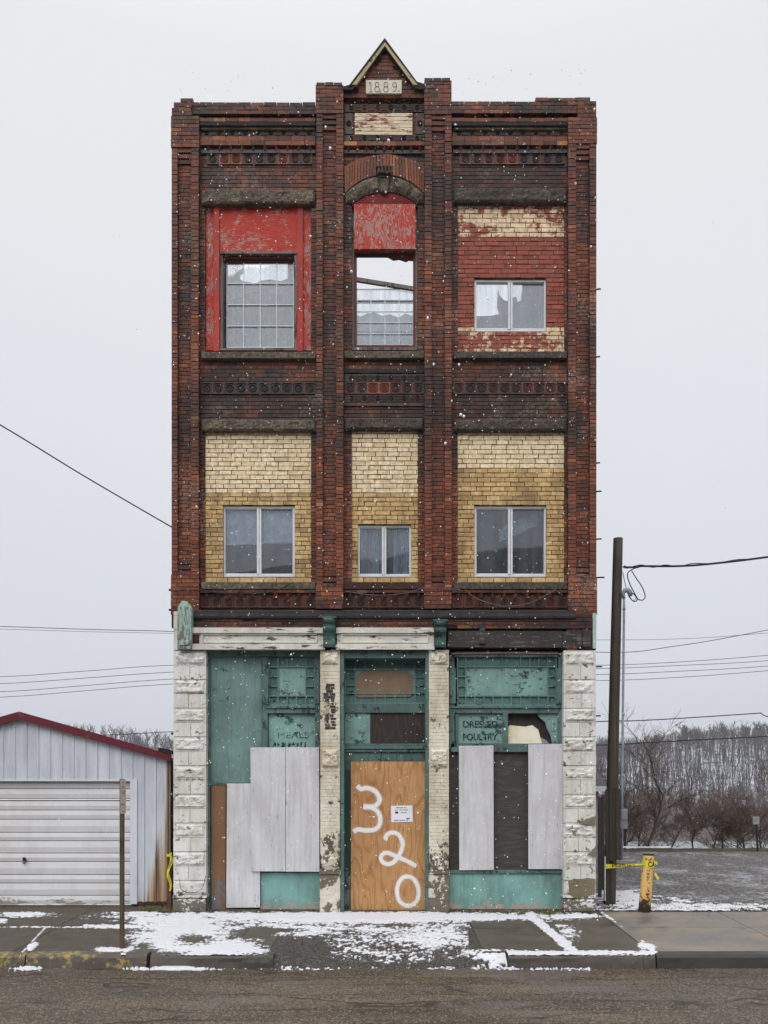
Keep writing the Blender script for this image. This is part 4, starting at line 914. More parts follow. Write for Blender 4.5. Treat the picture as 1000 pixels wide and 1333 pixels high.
def asphalt():
    b = NB('worn_asphalt'); n = b.noise(.8, 6, .65, b.mp((.55, 1.9, 1))); v = b.vor(85, b.mp((1, .5, 1)), 'F1', 'Color'); s_ = b.sep(v)[0]; n2 = b.noise(60, 4, .75)
    z = b.xyz()[1]
    col = b.mix(b.ramp(n, [(.35, 0), (.66, 1)]), (.050, .040, .030, 1), (.170, .146, .120, 1))
    # browner, grittier strip by the gutter
    g = b.ramp(b.m('ADD', b.m('MULTIPLY', z, -1), b.m('MULTIPLY', n, .5)), [(.0, 0), (1, 1)])
    col = b.mix(b.ramp(b.m('DIVIDE', b.m('ADD', b.m('MULTIPLY', z, -1), b.m('MULTIPLY', b.m('SUBTRACT', n, .5), .8)), 4.), [(.8, 1), (.93, 0)]), col, b.mix(.8, col, (.058, .042, .028, 1)))
    ln = b.noise(.8, 4, .6, b.mp((1, 1, 1), (2, 7, 1))); lines = None
    for y0 in (3.62, 4.12, 4.75, 5.3):
        d_ = b.m('ABSOLUTE', b.m('ADD', b.m('ADD', z, y0), b.m('MULTIPLY', b.m('SUBTRACT', ln, .5), .22))); r_ = b.ramp(d_, [(.008, 1), (.03, 0)]); lines = r_ if lines is None else b.m('MAXIMUM', lines, r_)
    col = b.mix(b.m('MULTIPLY', lines, .65), col, (.022, .018, .015, 1))
    col = b.mix(b.ramp(s_, [(.72, 0), (.9, .75)]), col, (.30, .275, .235, 1)); col = b.mix(b.ramp(s_, [(.12, .8), (.3, 0)]), col, (.022, .019, .017, 1))
    col = b.mix(b.ramp(n2, [(.4, .4), (.6, 0)]), col, (.04, .034, .03, 1))
    # sealed and open cracks: long ones along the road, a web across
    wv = b.mp((1, 1, 1)); dn = b.n('ShaderNodeTexNoise', {'Vector': b.co(), 'Scale': 1.3, 'Detail': 5}).outputs['Color']
    wv = b.n('ShaderNodeVectorMath', {0: b.mp((.32, 1.25, 1)), 1: b.n('ShaderNodeVectorMath', {0: dn, 'Scale': .5}, operation='SCALE').outputs[0]}, operation='ADD').outputs[0]
    ck = b.vor(1.0, wv, 'DISTANCE_TO_EDGE'); ck = b.ramp(ck, [(0, 1), (.016, .7), (.028, 0)])
    ck = b.m('MULTIPLY', ck, b.ramp(b.noise(.9, 3, .5, b.mp(loc=(8, 8, 8))), [(.42, 0), (.55, 1)]))
    col = b.mix(b.m('MULTIPLY', ck, .8), col, (.02, .018, .016, 1))
    y_ = b.m('MULTIPLY', b.ramp(b.noise(2, 6, .8, b.mp((.4, 2, 1))), [(.5, 0), (.65, .4)]), b.ramp(b.m('ABSOLUTE', b.m('ADD', z, 3.18)), [(.03, 1), (.07, 0)]))
    col = b.mix(1.0, b.mix(y_, col, (.28, .24, .07, 1)), (1.0, .90, .79, 1), 'MULTIPLY'); col = b.mix(b.ramp(b.noise(.7, 5, .6, b.mp((.5, 1.3, 1), (4, 9, 2))), [(.56, 0), (.6, .3)]), col, (.16, .15, .14, 1))
    h = b.m('SUBTRACT', b.m('ADD', s_, n2), b.m('MULTIPLY', ck, 2))
    return b.out(col, b.ramp(n, [(.35, .5), (.65, .8)]), b.bump(h, .006, .8), spec=.35)
M['asphalt'] = asphalt()
def roadz(x, y): 
    t = -y - 2.6; return -.275 + .022 * min(max(t, 0), 4.5) - (.0 if t < 4.5 else .02 * (t - 4.5))
xs = np.concatenate([np.linspace(-60, -8, 14), np.linspace(-7.8, 7.8, 105), np.linspace(8, 60, 14)]); ys = np.concatenate([np.linspace(-24, -8, 9), np.linspace(-7.9, -2.5, 60)])
X, Y = np.meshgrid(xs, ys); t = np.clip(-Y - 2.6, 0, 4.5); Z = -.275 + .022 * t - .02 * np.clip(-Y - 7.1, 0, 99) + .012 * (nf(X, Y, .8, 3, 5) - .5)
road = gmesh('road', X, Y, Z, np.ones((len(ys) - 1, len(xs) - 1), bool), M['asphalt']); struct(road)
# wide terrain under everything, falling to the river behind and rising behind the camera
def soil():
    b = NB('river_flat_soil'); n = b.noise(.15, 5, .6); n2 = b.noise(3, 5, .7)
    col = b.mix(b.ramp(n, [(.4, 0), (.6, 1)]), (.10, .085, .07, 1), (.16, .14, .12, 1)); col = b.mix(b.ramp(n2, [(.5, 0), (.6, .6)]), col, (.5, .5, .52, 1))
    return b.out(col, .95, b.bump(n2, .05, .5))
M['soil'] = soil()
xs = np.linspace(-420, 420, 85); ys = np.concatenate([np.linspace(-300, -30, 28), np.array([-24.2, -2.4, 0, 12.2, 14, 20, 30, 45]), np.linspace(60, 190, 6)])
X, Y = np.meshgrid(xs, ys)
Z = np.where(Y > 12.5, np.maximum(-.1 - (Y - 12.5) * .42, -20), -.75) + 0 * X
Z = np.where(Y < -24, -.7, Z)
gmesh('ground', X, Y, Z, np.ones((len(ys) - 1, len(xs) - 1), bool), M['soil'])['kind'] = 'structure'
def gravel():
    b = NB('frosted_gravel'); v = b.sep(b.vor(34, None, 'F1', 'Color'))[0]; v2 = b.vor(34); n = b.noise(.7, 6, .65, b.mp((1, .6, 1))); n2 = b.noise(9, 6, .8, b.mp((1, .5, 1)))
    col = b.ramp(v, [(0, (.04, .037, .036, 1)), (.5, (.10, .095, .092, 1)), (.8, (.17, .16, .158, 1)), (1, (.3, .29, .28, 1))])
    f = b.m('ADD', b.m('MULTIPLY', n2, .6), b.m('MULTIPLY', n, .7))
    col = b.mix(b.ramp(f, [(.66, 0), (.76, .5)]), col, (.55, .56, .6, 1))
    return b.out(col, .8, b.bump(v2, .02, .8))
M['gravel'] = gravel()
xs = np.linspace(-60, 60, 121); ys = np.concatenate([np.linspace(.0, 3, 24), np.linspace(3.2, 11.8, 40)]); X, Y = np.meshgrid(xs, ys); Z = -.02 + .03 * (nf(X, Y, .6, 3, 2) - .5)
gmesh('parking_lot', X, Y, Z, np.ones((len(ys) - 1, len(xs) - 1), bool), M['gravel'])['kind'] = 'structure'
# pavement slabs
def slab(q, x0, x1, y0, y1, mi, g=.006, dz=0, nx=6):
    xs_ = [x0 + g + (x1 - x0 - 2 * g) * k / nx for k in range(nx + 1)]
    ya, yb = y0 + g, y1 - g
    for k in range(nx):
        a, b_ = xs_[k], xs_[k + 1]
        z = [walkz(ya) + dz, walkz(yb) + dz]
        q.add([(a, ya, z[0]), (b_, ya, z[0]), (b_, yb, z[1]), (a, yb, z[1])], [(0, 1, 2, 3)], mi)
    q.add([(x0 + g, ya, walkz(ya) + dz), (x1 - g, ya, walkz(ya) + dz), (x1 - g, yb, walkz(yb) + dz), (x0 + g, yb, walkz(yb) + dz), (x0 + g, ya, -.3), (x1 - g, ya, -.3), (x1 - g, yb, -.3), (x0 + g, yb, -.3)],
          [(4, 5, 1, 0), (5, 6, 2, 1), (6, 7, 3, 2), (7, 4, 0, 3)], mi)
q = MB(); YC = -2.53
for a, b_ in ((-12, -8.2), (-8.2, -4.9), (-4.9, -3.5)):
    slab(q, a, b_, -.98, .62, 0, dz=.0); 
for a, b_ in ((-12, -8.0), (-8.0, -4.86), (-4.86, -3.5)): slab(q, a, b_, YC, -.98, 0)
for a, b_ in ((-3.5, -2.0), (-2.0, -.4), (-.4, 1.32), (1.32, 2.42), (2.42, 3.5)): slab(q, a, b_, -1.15, .42, 1, dz=random.uniform(-.004, .004))
for a, b_ in ((-3.5, -2.0), (-2.0, -1.5), (1.32, 2.42), (2.42, 3.5)): slab(q, a, b_, YC, -1.15, 1, dz=random.uniform(-.004, .004))
for a, b_ in ((3.5, 5.44), (5.44, 7.4), (7.4, 9.4), (9.4, 12)): slab(q, a, b_, -1.1, .05, 2, dz=.006); slab(q, a, b_, YC, -1.1, 2, dz=.006)
q.box(-12, 12, -1.5, .05, -.4, -.09, 3); struct(q.build('pavement', [M['walk_l'], M['walk_c'], M['walk_r'], M['soil']]))
# broken kerb crossing: grit ramp between pavement and road
def grit():
    b = NB('dark_wet_grit'); v = b.sep(b.vor(60, None, 'F1', 'Color'))[0]; n = b.noise(30, 4, .7)
    col = b.ramp(v, [(0, (.02, .018, .016, 1)), (.6, (.06, .053, .047, 1)), (1, (.14, .125, .11, 1))])
    return b.out(col, .55, b.bump(b.m('ADD', b.vor(60), n), .015, .9), spec=.4)
M['grit'] = grit()
def rampz(X, Y):
    t = np.clip((-Y - 1.1) / 1.75, 0, 1); r = (-.047 - .01) * (1 - t) + (-.275) * t * t * .9 - .06 * t + .05 * t * (1 - t) + .02 * (nf(X, Y, 5, 3, 4) - .5)
    e = np.clip(np.minimum(X + 1.5, 1.32 - X) / .55, 0, 1); e = e * e * (3 - 2 * e); e = np.maximum(e, np.clip((-Y - 2.45) / .3, 0, 1)); return r * e + (.041 * Y - .004) * (1 - e)
xs = np.arange(-1.62, 1.66, .03); ys = np.arange(-3.0, -1.08, .03); X, Y = np.meshgrid(xs, ys); Z = rampz(X, Y)
gmesh('crossing_rubble', X, Y, Z, np.ones((len(ys) - 1, len(xs) - 1), bool), M['grit'])['kind'] = 'structure'
# kerbs
def ykerb():
    b = NB('yellow_painted_kerb'); n = b.noise(6, 7, .75, b.mp((1, 1, 1))); n2 = b.noise(40, 4, .7)
    base = b.mix(b.noise(3, 5), (.06, .053, .045, 1), (.12, .10, .085, 1)); x = b.xyz()[0]
    f = b.m('ADD', n, b.ramp(b.m('DIVIDE', b.m('ADD', x, 6.4), 3.), [(.7, .03), (.9, -.4)]))
    col = b.mix(b.ramp(f, [(.55, 0), (.60, .9)]), base, b.mix(n2, (.40, .30, .07, 1), (.24, .18, .06, 1)))
    return b.out(col, .6, b.bump(n2, .004, .5))
M['kerb_y'] = ykerb()
def kerb(x0, x1, mat, yf=-2.72, h=None, wob=.01, zt=None):
    q = MB(); n = max(2, int((x1 - x0) / .06)); zt = zt if zt is not None else walkz(YC) + .004
    prof = [(yf - .02, -.34), (yf - .008, -.2), (yf, zt - .04), (yf + .02, zt - .01), (yf + .05, zt), (YC + .0, zt + .002), (YC, -.34)]
    def fn(u, v):
        k = int(round(v * 6)); x = x0 + (x1 - x0) * u; a, b_ = prof[k]; w_ = wob * mn.fractal(Vector((x * 3, k * .7, 0)), .8, 2.1, 4)
        return (x, a + (w_ if k < 5 else 0), b_ + (w_ * .8 if 0 < k < 6 else 0))
    q.grid(fn, n, 6); 
    for e in (0, 1):
        b = len(q.v); q.v.extend([fn(e, k / 6) for k in range(7)]); q.f.append([b + k for k in (range(7) if e else range(6, -1, -1))]); q.m.append(0); q.c.append((0, 0, 0))
    return q.build('kerb', mat if not isinstance(mat, str) else M[mat])
for a, b_, m_, z_ in ((-12, -4.62, 'kerb_y', None), (-4.6, -3.05, 'kerb_y', None), (-3.0, -2.6, 'curb', None), (-2.62, -1.42, 'curb', None), (1.62, 3.34, 'curb', None), (3.345, 3.5, 'curb', None), (3.52, 12, 'curb_r', walkz(YC) + .008)):
    o = kerb(a, b_, m_, zt=z_, wob=.004 if m_ == 'curb_r' else .014); struct(o)
# ---------------------------------------------------------------- snow (real thickness, patchy)
def snowm():
    b = NB('wet_snow'); n = b.noise(50, 5, .7); th = b.n('ShaderNodeAttribute', attribute_name='thick').outputs['Fac']
    col = b.mix(b.ramp(n, [(.3, .5), (.6, 0)]), (.70, .71, .75, 1), (.44, .45, .49, 1)); col = b.mix(b.ramp(b.noise(6, 6, .7), [(.6, 0), (.75, .35)]), col, (.35, .33, .31, 1))
    al = b.ramp(b.m('ADD', th, b.m('MULTIPLY', b.m('SUBTRACT', b.noise(38, 5, .75), .5), .55)), [(.0, 0), (.10, .35), (.32, .95), (1, 1)])
    col = b.mix(b.ramp(th, [(.05, .5), (.5, 0)]), col, (.42, .42, .44, 1))
    return b.out(col, .6, b.bump(n, .01, .7), extra={'Alpha': al})
M['snow'] = snowm()
M['snow_solid'] = simple('packed_snow', (.72, .73, .77, 1), .6, n=(30, .15))
def el(px, py, cx, cy, rx, ry, k=1.0):           # soft ellipse
    return k * np.clip(1.35 - np.sqrt(((px - cx) / rx) ** 2 + ((py - cy) / ry) ** 2), -.0, 1)
def seg(px, py, x0, y0, x1, y1, w0, k=1.0):
    dx, dy = x1 - x0, y1 - y0; t = np.clip(((px - x0) * dx + (py - y0) * dy) / (dx * dx + dy * dy), 0, 1)
    d = np.hypot(px - x0 - t * dx, (py - y0 - t * dy)); return k * np.clip(1.5 - d / w0, 0, 1)
def topx(X, Y, Z):
    s = (D + Y) / D; return 503 + (X - CX) * PXM / s, 1018 + (EZ - Z) * PXM / s
st = .0135
xs = np.arange(-6.6, 6.9, st); ys = np.arange(-2.95, .0, st * .9); X, Y = np.meshgrid(xs, ys); G = .041 * np.minimum(Y, 0)
inramp = (X > -1.48) & (X < 1.60) & (Y < -1.15)
G = np.where(inramp, rampz(X, Y), G); G = np.where((Y < -2.72) & ~inramp, -.278, G)
px, py = topx(X, Y, np.where(Y < -2.72, -.2, .041 * Y))
m = np.zeros_like(X)
for a in (el(px, py, 440, 1194, 260, 9, 1.2), el(px, py, 240, 1215, 62, 30, 1.3), el(px, py, 300, 1238, 75, 16, 1.2), el(px, py, 420, 1212, 160, 12, .75), el(px, py, 560, 1218, 75, 22, .62), el(px, py, 480, 1238, 200, 22, .42), el(px, py, 240, 1256, 66, 7, 1.3), el(px, py, 330, 1259, 40, 3, .7),
          el(px, py, 630, 1250, 50, 10, .8), el(px, py, 420, 1256, 180, 8, .5), el(px, py, 655, 1240, 60, 6, 1.0), el(px, py, 600, 1195, 130, 5, 1.2), el(px, py, 745, 1193, 40, 3.2, 1.1), el(px, py, 740, 1215, 30, 10, .55), el(px, py, 700, 1226, 14, 14, .6), el(px, py, 200, 1198, 30, 7, 1.2), el(px, py, 300, 1190, 100, 5, .9),
          seg(px, py, 690, 1192, 748, 1240, 5, 1.05), seg(px, py, 640, 1242, 853, 1241, 2.6, .95), seg(px, py, 783, 1188, 850, 1236, 1.6, .8), seg(px, py, 835, 1231, 850, 1235, 4, 1), seg(px, py, 0, 1207.5, 205, 1207.5, .8, .62), seg(px, py, 110, 1206.5, 200, 1207, 2, .85), seg(px, py, 58, 1209, 23, 1247, .7, .7), seg(px, py, 46, 1230, 38, 1235, 3, 1),
          seg(px, py, 75, 1247.5, 200, 1246, 1.5, 1.1), seg(px, py, 160, 1243, 218, 1197, 3, 1), el(px, py, 34, 1252, 22, 8, 1.15), el(px, py, 145, 1237, 22, 3.6, 1), el(px, py, 28, 1191, 42, 4.5, .95), el(px, py, 2, 1199, 8, 3, 1), el(px, py, 185, 1190, 38, 7, 1.0), el(px, py, 205, 1197, 25, 7, 1), el(px, py, 560, 1255, 60, 5, .7)):
    m = np.maximum(m, a)
m = m * np.clip((Y + 2.94) / .12, 0, 1)
for a in (el(px, py, 248, 1224, 26, 8, 1.3), el(px, py, 335, 1214, 24, 6, 1.1), el(px, py, 370, 1211, 30, 3, .8), el(px, py, 665, 1220, 52, 20, 1.4) * (px > 610), el(px, py, 380, 1234, 60, 14, .65), el(px, py, 300, 1251, 50, 5, 1.4), el(px, py, 470, 1248, 160, 9, .55), el(px, py, 505, 1205, 12, 2, .5), el(px, py, 800, 1215, 45, 14, .9)):
    m = m - a * np.where(seg(px, py, 690, 1192, 748, 1240, 5, 1) + seg(px, py, 640, 1243, 853, 1242, 3.5, 1) > .4, 0, 1)
hf = nf(X, Y * 1.6, 9, 5, 11, .75); lf = nf(X, Y * 2, 1.7, 3, 3); gr = nf(X, Y, 34, 2, 8)
f = m + (hf - .5) * 1.9 + (lf - .5) * .9 + (gr - .5) * np.where(m < .8, 1.3, .6)
th = f - .5 - np.clip((-2.82 - Y) * 12, 0, 2)
Z = G + np.clip(th * .03, -.012, .016) * np.where(Y < -2.72, 2.2, 1) + .004
keep = (np.abs(G[1:, 1:] - G[:-1, :-1]) < .03) & ((th[:-1, :-1] > -.08) | (th[1:, 1:] > -.08)) & (m[:-1, :-1] > .05) & ((Y[:-1, :-1] > -2.72) | (X[:-1, :-1] < -2.0) | ((X[:-1, :-1] > -1.6) & (X[:-1, :-1] < 2.2)))
o = gmesh('snow_patches', X, Y, Z, keep, M['snow'], thick=th + .06); o['kind'] = 'stuff'; tag(o, 'patchy thin snow and slush lying over the pavement in front of the brick building', 'snow'); 
# verge right: snow and frozen grass
def verge():
    b = NB('frozen_dirt'); n = b.noise(9, 6, .75); return b.out(b.mix(n, (.05, .045, .03, 1), (.15, .14, .11, 1)), .9, b.bump(n, .02, .7))
M['verge'] = verge()
xs = np.arange(3.4, 11, .022); ys = np.arange(.06, 2.6, .022); X, Y = np.meshgrid(xs, ys); px, py = topx(X, Y, 0 * X)
m = np.maximum(el(px, py, 812, 1172, 48, 20, 1.15), el(px, py, 900, 1182, 160, 6, 1.1)); m = np.maximum(m, el(px, py, 870, 1176, 70, 10, .7)); m = np.maximum(m, seg(px, py, 780, 1187, 950, 1186, 1.6, 1.2))
f = m + (nf(X, Y, 9, 5, 21, .8) - .5) * 2.6; th = f - .62; Z = .012 + np.clip(th * .03, -.02, .02)
o = gmesh('verge_snow', X, Y, Z, (th[:-1, :-1] > -.05) & (m[:-1, :-1] > .1), M['snow'], thick=th + .06); o['kind'] = 'stuff'; tag(o, 'broken snow on the grass strip beside the gravel lot behind the yellow post', 'snow')
def tufts(name, label, spots, cols, seed):
    r = random.Random(seed); q = MB()
    for (x, y, z, h) in spots:
        for k in range(r.randint(4, 9)):
            a = r.uniform(0, 6.3); l = h * r.uniform(.4, 1); w_ = r.uniform(.002, .005); dx, dy = math.cos(a), math.sin(a); lean = r.uniform(.1, .8) * l
            p = Vector((x + r.uniform(-.03, .03), y + r.uniform(-.02, .02), z)); c = (r.random(), 0, 0)
            t = p + Vector((dx * lean, dy * lean * .6, l)); mid = p + Vector((dx * lean * .3, dy * lean * .2, l * .6))
            q.add([p + Vector((-w_, 0, 0)), p + Vector((w_, 0, 0)), mid + Vector((w_ * .8, 0, 0)), mid + Vector((-w_ * .8, 0, 0)), t], [(0, 1, 2, 3), (3, 2, 4)], 0, c)
    o = q.build(name, cols); o['kind'] = 'stuff'; tag(o, label, 'weeds'); return o
def grassm():
    b = NB('winter_grass'); R = b.sep(b.attr())[0]; return b.out(b.ramp(R, [(0, (.05, .065, .02, 1)), (.5, (.09, .10, .03, 1)), (.8, (.2, .16, .08, 1)), (1, (.28, .23, .13, 1))]), .9)
M['grass'] = grassm()
sp = [(random.uniform(3.5, 9.5), min(2.3, abs(random.gauss(.1, .5)) + .08), 0.0, .05) for _ in range(520)]
tufts('verge_grass', 'sparse frozen grass tufts poking through the snow by the gravel lot', sp, M['grass'], 3)
sp = [(random.uniform(-3.5, 3.45), -.05 + random.uniform(-.03, .02), 0, .03) for _ in range(330)] + [(random.uniform(-4.1, -3.42), random.uniform(.1, .5), 0, .06) for _ in range(120)]
tufts('wall_foot_moss', 'mossy weeds growing along the foot of the brick building', sp, M['grass'], 4)
sp = [(random.uniform(-10, -4.1), .55 + random.uniform(-.03, .02), 0, .03) for _ in range(130)]
tufts('garage_foot_weeds', 'short mossy weeds along the foot of the metal garage', sp, M['grass'], 5)
# clods of slush in the gutter
q = MB(); r_ = random.Random(5)
for _ in range(330):
    pxx = r_.choice([r_.gauss(235, 30), r_.gauss(32, 10), r_.uniform(330, 660), r_.gauss(620, 28), r_.uniform(690, 770)]); y = -2.76 - abs(r_.gauss(0, .05)); x = gx(pxx, y); s_ = r_.uniform(.006, .022)
    z = -.265 if not (-1.5 < x < 1.6) else float(rampz(np.array([x]), np.array([y]))[0])
    q.add([(x + s_ * r_.uniform(.6, 1.3) * a, y + s_ * b_ * r_.uniform(.6, 1.2), z + s_ * c_ * r_.uniform(.6, 1.1)) for a, b_, c_ in ((1, 0, 0), (0, 1, 0), (-1, 0, 0), (0, -1, 0), (0, 0, 1), (0, 0, -.8))], [(0, 1, 4), (1, 2, 4), (2, 3, 4), (3, 0, 4), (1, 0, 5), (2, 1, 5), (3, 2, 5), (0, 3, 5)])
o = q.build('gutter_slush', M['snow_solid']); o['kind'] = 'stuff'; tag(o, 'small clods of slush lying in the gutter', 'slush')

# ================================================================ RIVER, HILLS
def waterm():
    b = NB('river_water'); n = b.noise(.6, 4, .6, b.mp((.4, 2, 1))); return b.out((.34, .38, .39, 1), .25, b.bump(n, .1, .3), spec=.8)
M['water'] = waterm()
q = MB(); q.add([(-700, 30, -14.2), (900, 30, -14.2), (900, 206, -14.2), (-700, 206, -14.2)], [(0, 1, 2, 3)]); struct(q.build('river', M['water']))
def hillm(name, snow=.55, c=(.055, .045, .045, 1)):
    b = NB(name); n = b.noise(.45, 5, .75, b.mp((1, .3, .3))); n2 = b.noise(.03, 4, .6)
    col = b.mix(b.ramp(n, [(snow - .08, 0), (snow + .05, 1)]), (.42, .44, .49, 1), c)
    z = b.xyz()[2]; col = b.mix(b.ramp(b.m('DIVIDE', b.m('ADD', b.m('ADD', z, 14), b.m('MULTIPLY', n2, 14)), 30.), [(.5, 1), (.68, 0)]), col, (.095, .075, .068, 1))
    return b.out(col, .95)
M['hill'] = hillm('snowy_wooded_slope')
def ridge(x, Yr=400):      # ridge height from the photo's skyline
    s = sc_(Yr); pxx = 503 + (x - CX) * 80 / s
    pts = [(-900, 970), (-200, 968), (60, 964), (130, 962), (224, 976), (420, 990), (640, 992), (780, 984), (830, 980), (880, 971), (920, 963), (1000, 966), (1120, 958), (1500, 940), (2500, 960)]
    py = np.interp(pxx, [p[0] for p in pts], [p[1] for p in pts]); return EZ + (1018 - py) / 80 * s + 2.2 * (nf(x, x * 0, .035, 3, 8) - .5)
def hz(X, Y):
    t = np.clip((Y - 214) / (400 - 214), 0, 1); R = ridge(X); base = -13.0
    z = base + (R - base) * (t ** .85) + 1.2 * (nf(X, Y, .05, 3, 6) - .5) * np.minimum(1, t * 4)
    z = np.where(Y > 400, R - (Y - 400) * .25, z); return np.where(Y < 214, base - (214 - Y) * .2, z)
xs = np.arange(-420, 560, 7.); ys = np.arange(200, 470, 6.); X, Y = np.meshgrid(xs, ys); Z = hz(X, Y)
gmesh('far_hill', X, Y, Z, np.ones((len(ys) - 1, len(xs) - 1), bool), M['hill'])['kind'] = 'structure'
# dark strip of far bank
def bark(name, c1, c2):
    b = NB(name); n = b.noise(3, 4, .7); R = b.sep(b.attr())[0]; return b.out(b.mix(b.mix(.5, n, R), c1, c2), .95)
M['bark'] = bark('grey_bark', (.05, .042, .04, 1), (.11, .095, .09, 1)); M['bark_br'] = bark('brown_twigs', (.07, .051, .042, 1), (.14, .10, .082, 1)); M['bark_far'] = bark('distant_twigs', (.035, .029, .030, 1), (.085, .072, .074, 1))
M['brush_far'] = bark('far_bank_brush', (.06, .038, .032, 1), (.12, .08, .065, 1))
# ---- trees
def tree_segs(h, r0, depth, seed, spread=.6, wob=1.0, up=.5, nb=(2, 4), lean=0, shrink=.68, first=.3, thin=.0, twigs=3):
    r = random.Random(seed); out = [[], []]
    def grow(p, d, l, rad, lev):
        n = 4 if lev == 0 else 3; step = l / n; pts = [p]; dd = d.copy()
        for k in range(n):
            dd = (dd + Vector((r.gauss(0, .1) * wob, r.gauss(0, .1) * wob, r.gauss(0, .05) + .04 * up)) * (1 + lev * .5)).normalized(); pts.append(pts[-1] + dd * step)
        for k in range(n):
            ra = rad * (1 - .42 * k / n); rb = rad * (1 - .42 * (k + 1) / n); out[0 if lev == 0 else 1].append((pts[k], pts[k + 1], max(ra, thin), max(rb, thin), lev))
        if lev >= depth: return
        for k in range(1 if lev else 1, n + 1):
            for _ in range(r.randint(*nb) if k == n else r.randint(1, max(1, nb[1] - 1))):
                if lev == 0 and k / n < first: continue
                ax = Vector((r.gauss(0, 1), r.gauss(0, 1), r.gauss(0, .5))).normalized(); nd = (dd * (1 - spread) + ax * spread + Vector((0, 0, .25 * up))).normalized()
                grow(pts[k], nd, l * shrink * r.uniform(.65, 1.1) * (1 - .2 * (k < n)), rad * (.55 if k < n else .6) * (1 - .1 * k / n), lev + 1)
    grow(Vector((0, 0, 0)), Vector((lean, 0, 1)).normalized(), h * .45, r0, 0); return out
def segmesh(q, segs, n=3, c=None, off=Vector((0, 0, 0)), sc=1.0):
    for a, b_, ra, rb, lev in segs: q.prism(a * sc + off, b_ * sc + off, ra, rb, n if lev > 0 else n + 2, 0, c or (random.random(), 0, 0), cap=False)
def bare_tree(x, y, z, h, r0, label, group, depth=4, mat='bark_br', seed=0, **k):
    T = empty('bare_tree', (x, y, z)); tag(T, label, 'tree', group); sg = tree_segs(h, r0, depth, seed, **k)
    q = MB(); segmesh(q, sg[0], 4); q.build('trunk', M[mat], T); q = MB(); segmesh(q, sg[1], 3); q.build('crown', M[mat], T); return T
# saplings and bushes on the near bank beyond the lot
near = [(790, 12.6, 2.6, 'tallest'), (812, 12.4, 3.7, ''), (838, 13.2, 4.7, ''), (829, 12.2, 2.0, ''), (872, 13.4, 2.6, ''), (903, 12.6, 2.2, ''), (925, 12.5, 2.3, ''), (940, 13.2, 2.3, ''), (958, 12.4, 1.9, ''), (972, 12.8, 2.4, ''), (990, 12.3, 2.1, ''), (1012, 12.6, 3.2, ''), (1035, 12.9, 3.8, '')]
descr = ['bare brown sapling right behind the wooden fence panel, left of the utility pole', 'bare slender tree just right of the utility pole with branches reaching up over the hill', 'tallest leaning bare tree on the riverbank, its trunk bending right over the snowy hill', 'small multi-stemmed bush between the two tall bare riverbank trees', 'low twiggy bush right of the tall leaning riverbank tree', 'small arching brown bush straight behind the gravel lot', 'spreading bare bush on the riverbank in the middle of the gap before the road sign', 'thin upright bare sapling behind the spreading riverbank bush', 'low brown bush next to the far sign post on its left', 'bare brown tree directly left of the far sign post', 'bare bush right of the far sign post', 'bare tree at the right edge beyond the gravel lot', 'outermost bare tree past the right edge of the view']
for i, ((pxx, yy, h, _), lb) in enumerate(zip(near, descr)):
    bare_tree(gx(pxx, yy), yy, -.35, h, .045 if h > 3.5 else .03, lb, 'bare trees and bushes along the near riverbank', depth=4, seed=20 + i, spread=.62 if h < 3 else .5, up=.5, nb=(2, 3), lean=(.35 if i == 2 else random.uniform(-.2, .25)), first=.0 if h < 3 else .25, shrink=.78 if h < 3.5 else .72, thin=.004)
# brush massed between them
q = MB(); r_ = random.Random(3)
sg = [tree_segs(1.8, .015, 3, 90 + k, spread=.6, first=0, nb=(2, 3), shrink=.8, thin=.0035) for k in range(4)]
for k in range(12):
    pxx = r_.uniform(770, 1120); yy = r_.uniform(12.6, 16.5); o_ = Vector((gx(pxx, yy), yy, -.5 - (yy - 12.5) * .42)); s_ = r_.choice(sg); sc1 = r_.uniform(.8, 1.7)
    segmesh(q, s_[0], 3, (r_.random(), 0, 0), o_, sc1); segmesh(q, s_[1], 3, (r_.random(), 0, 0), o_, sc1)
o = q.build('riverbank_brush', M['bark_br']); o['kind'] = 'stuff'; tag(o, 'tangle of thin brown brush massed along the near riverbank', 'brush')
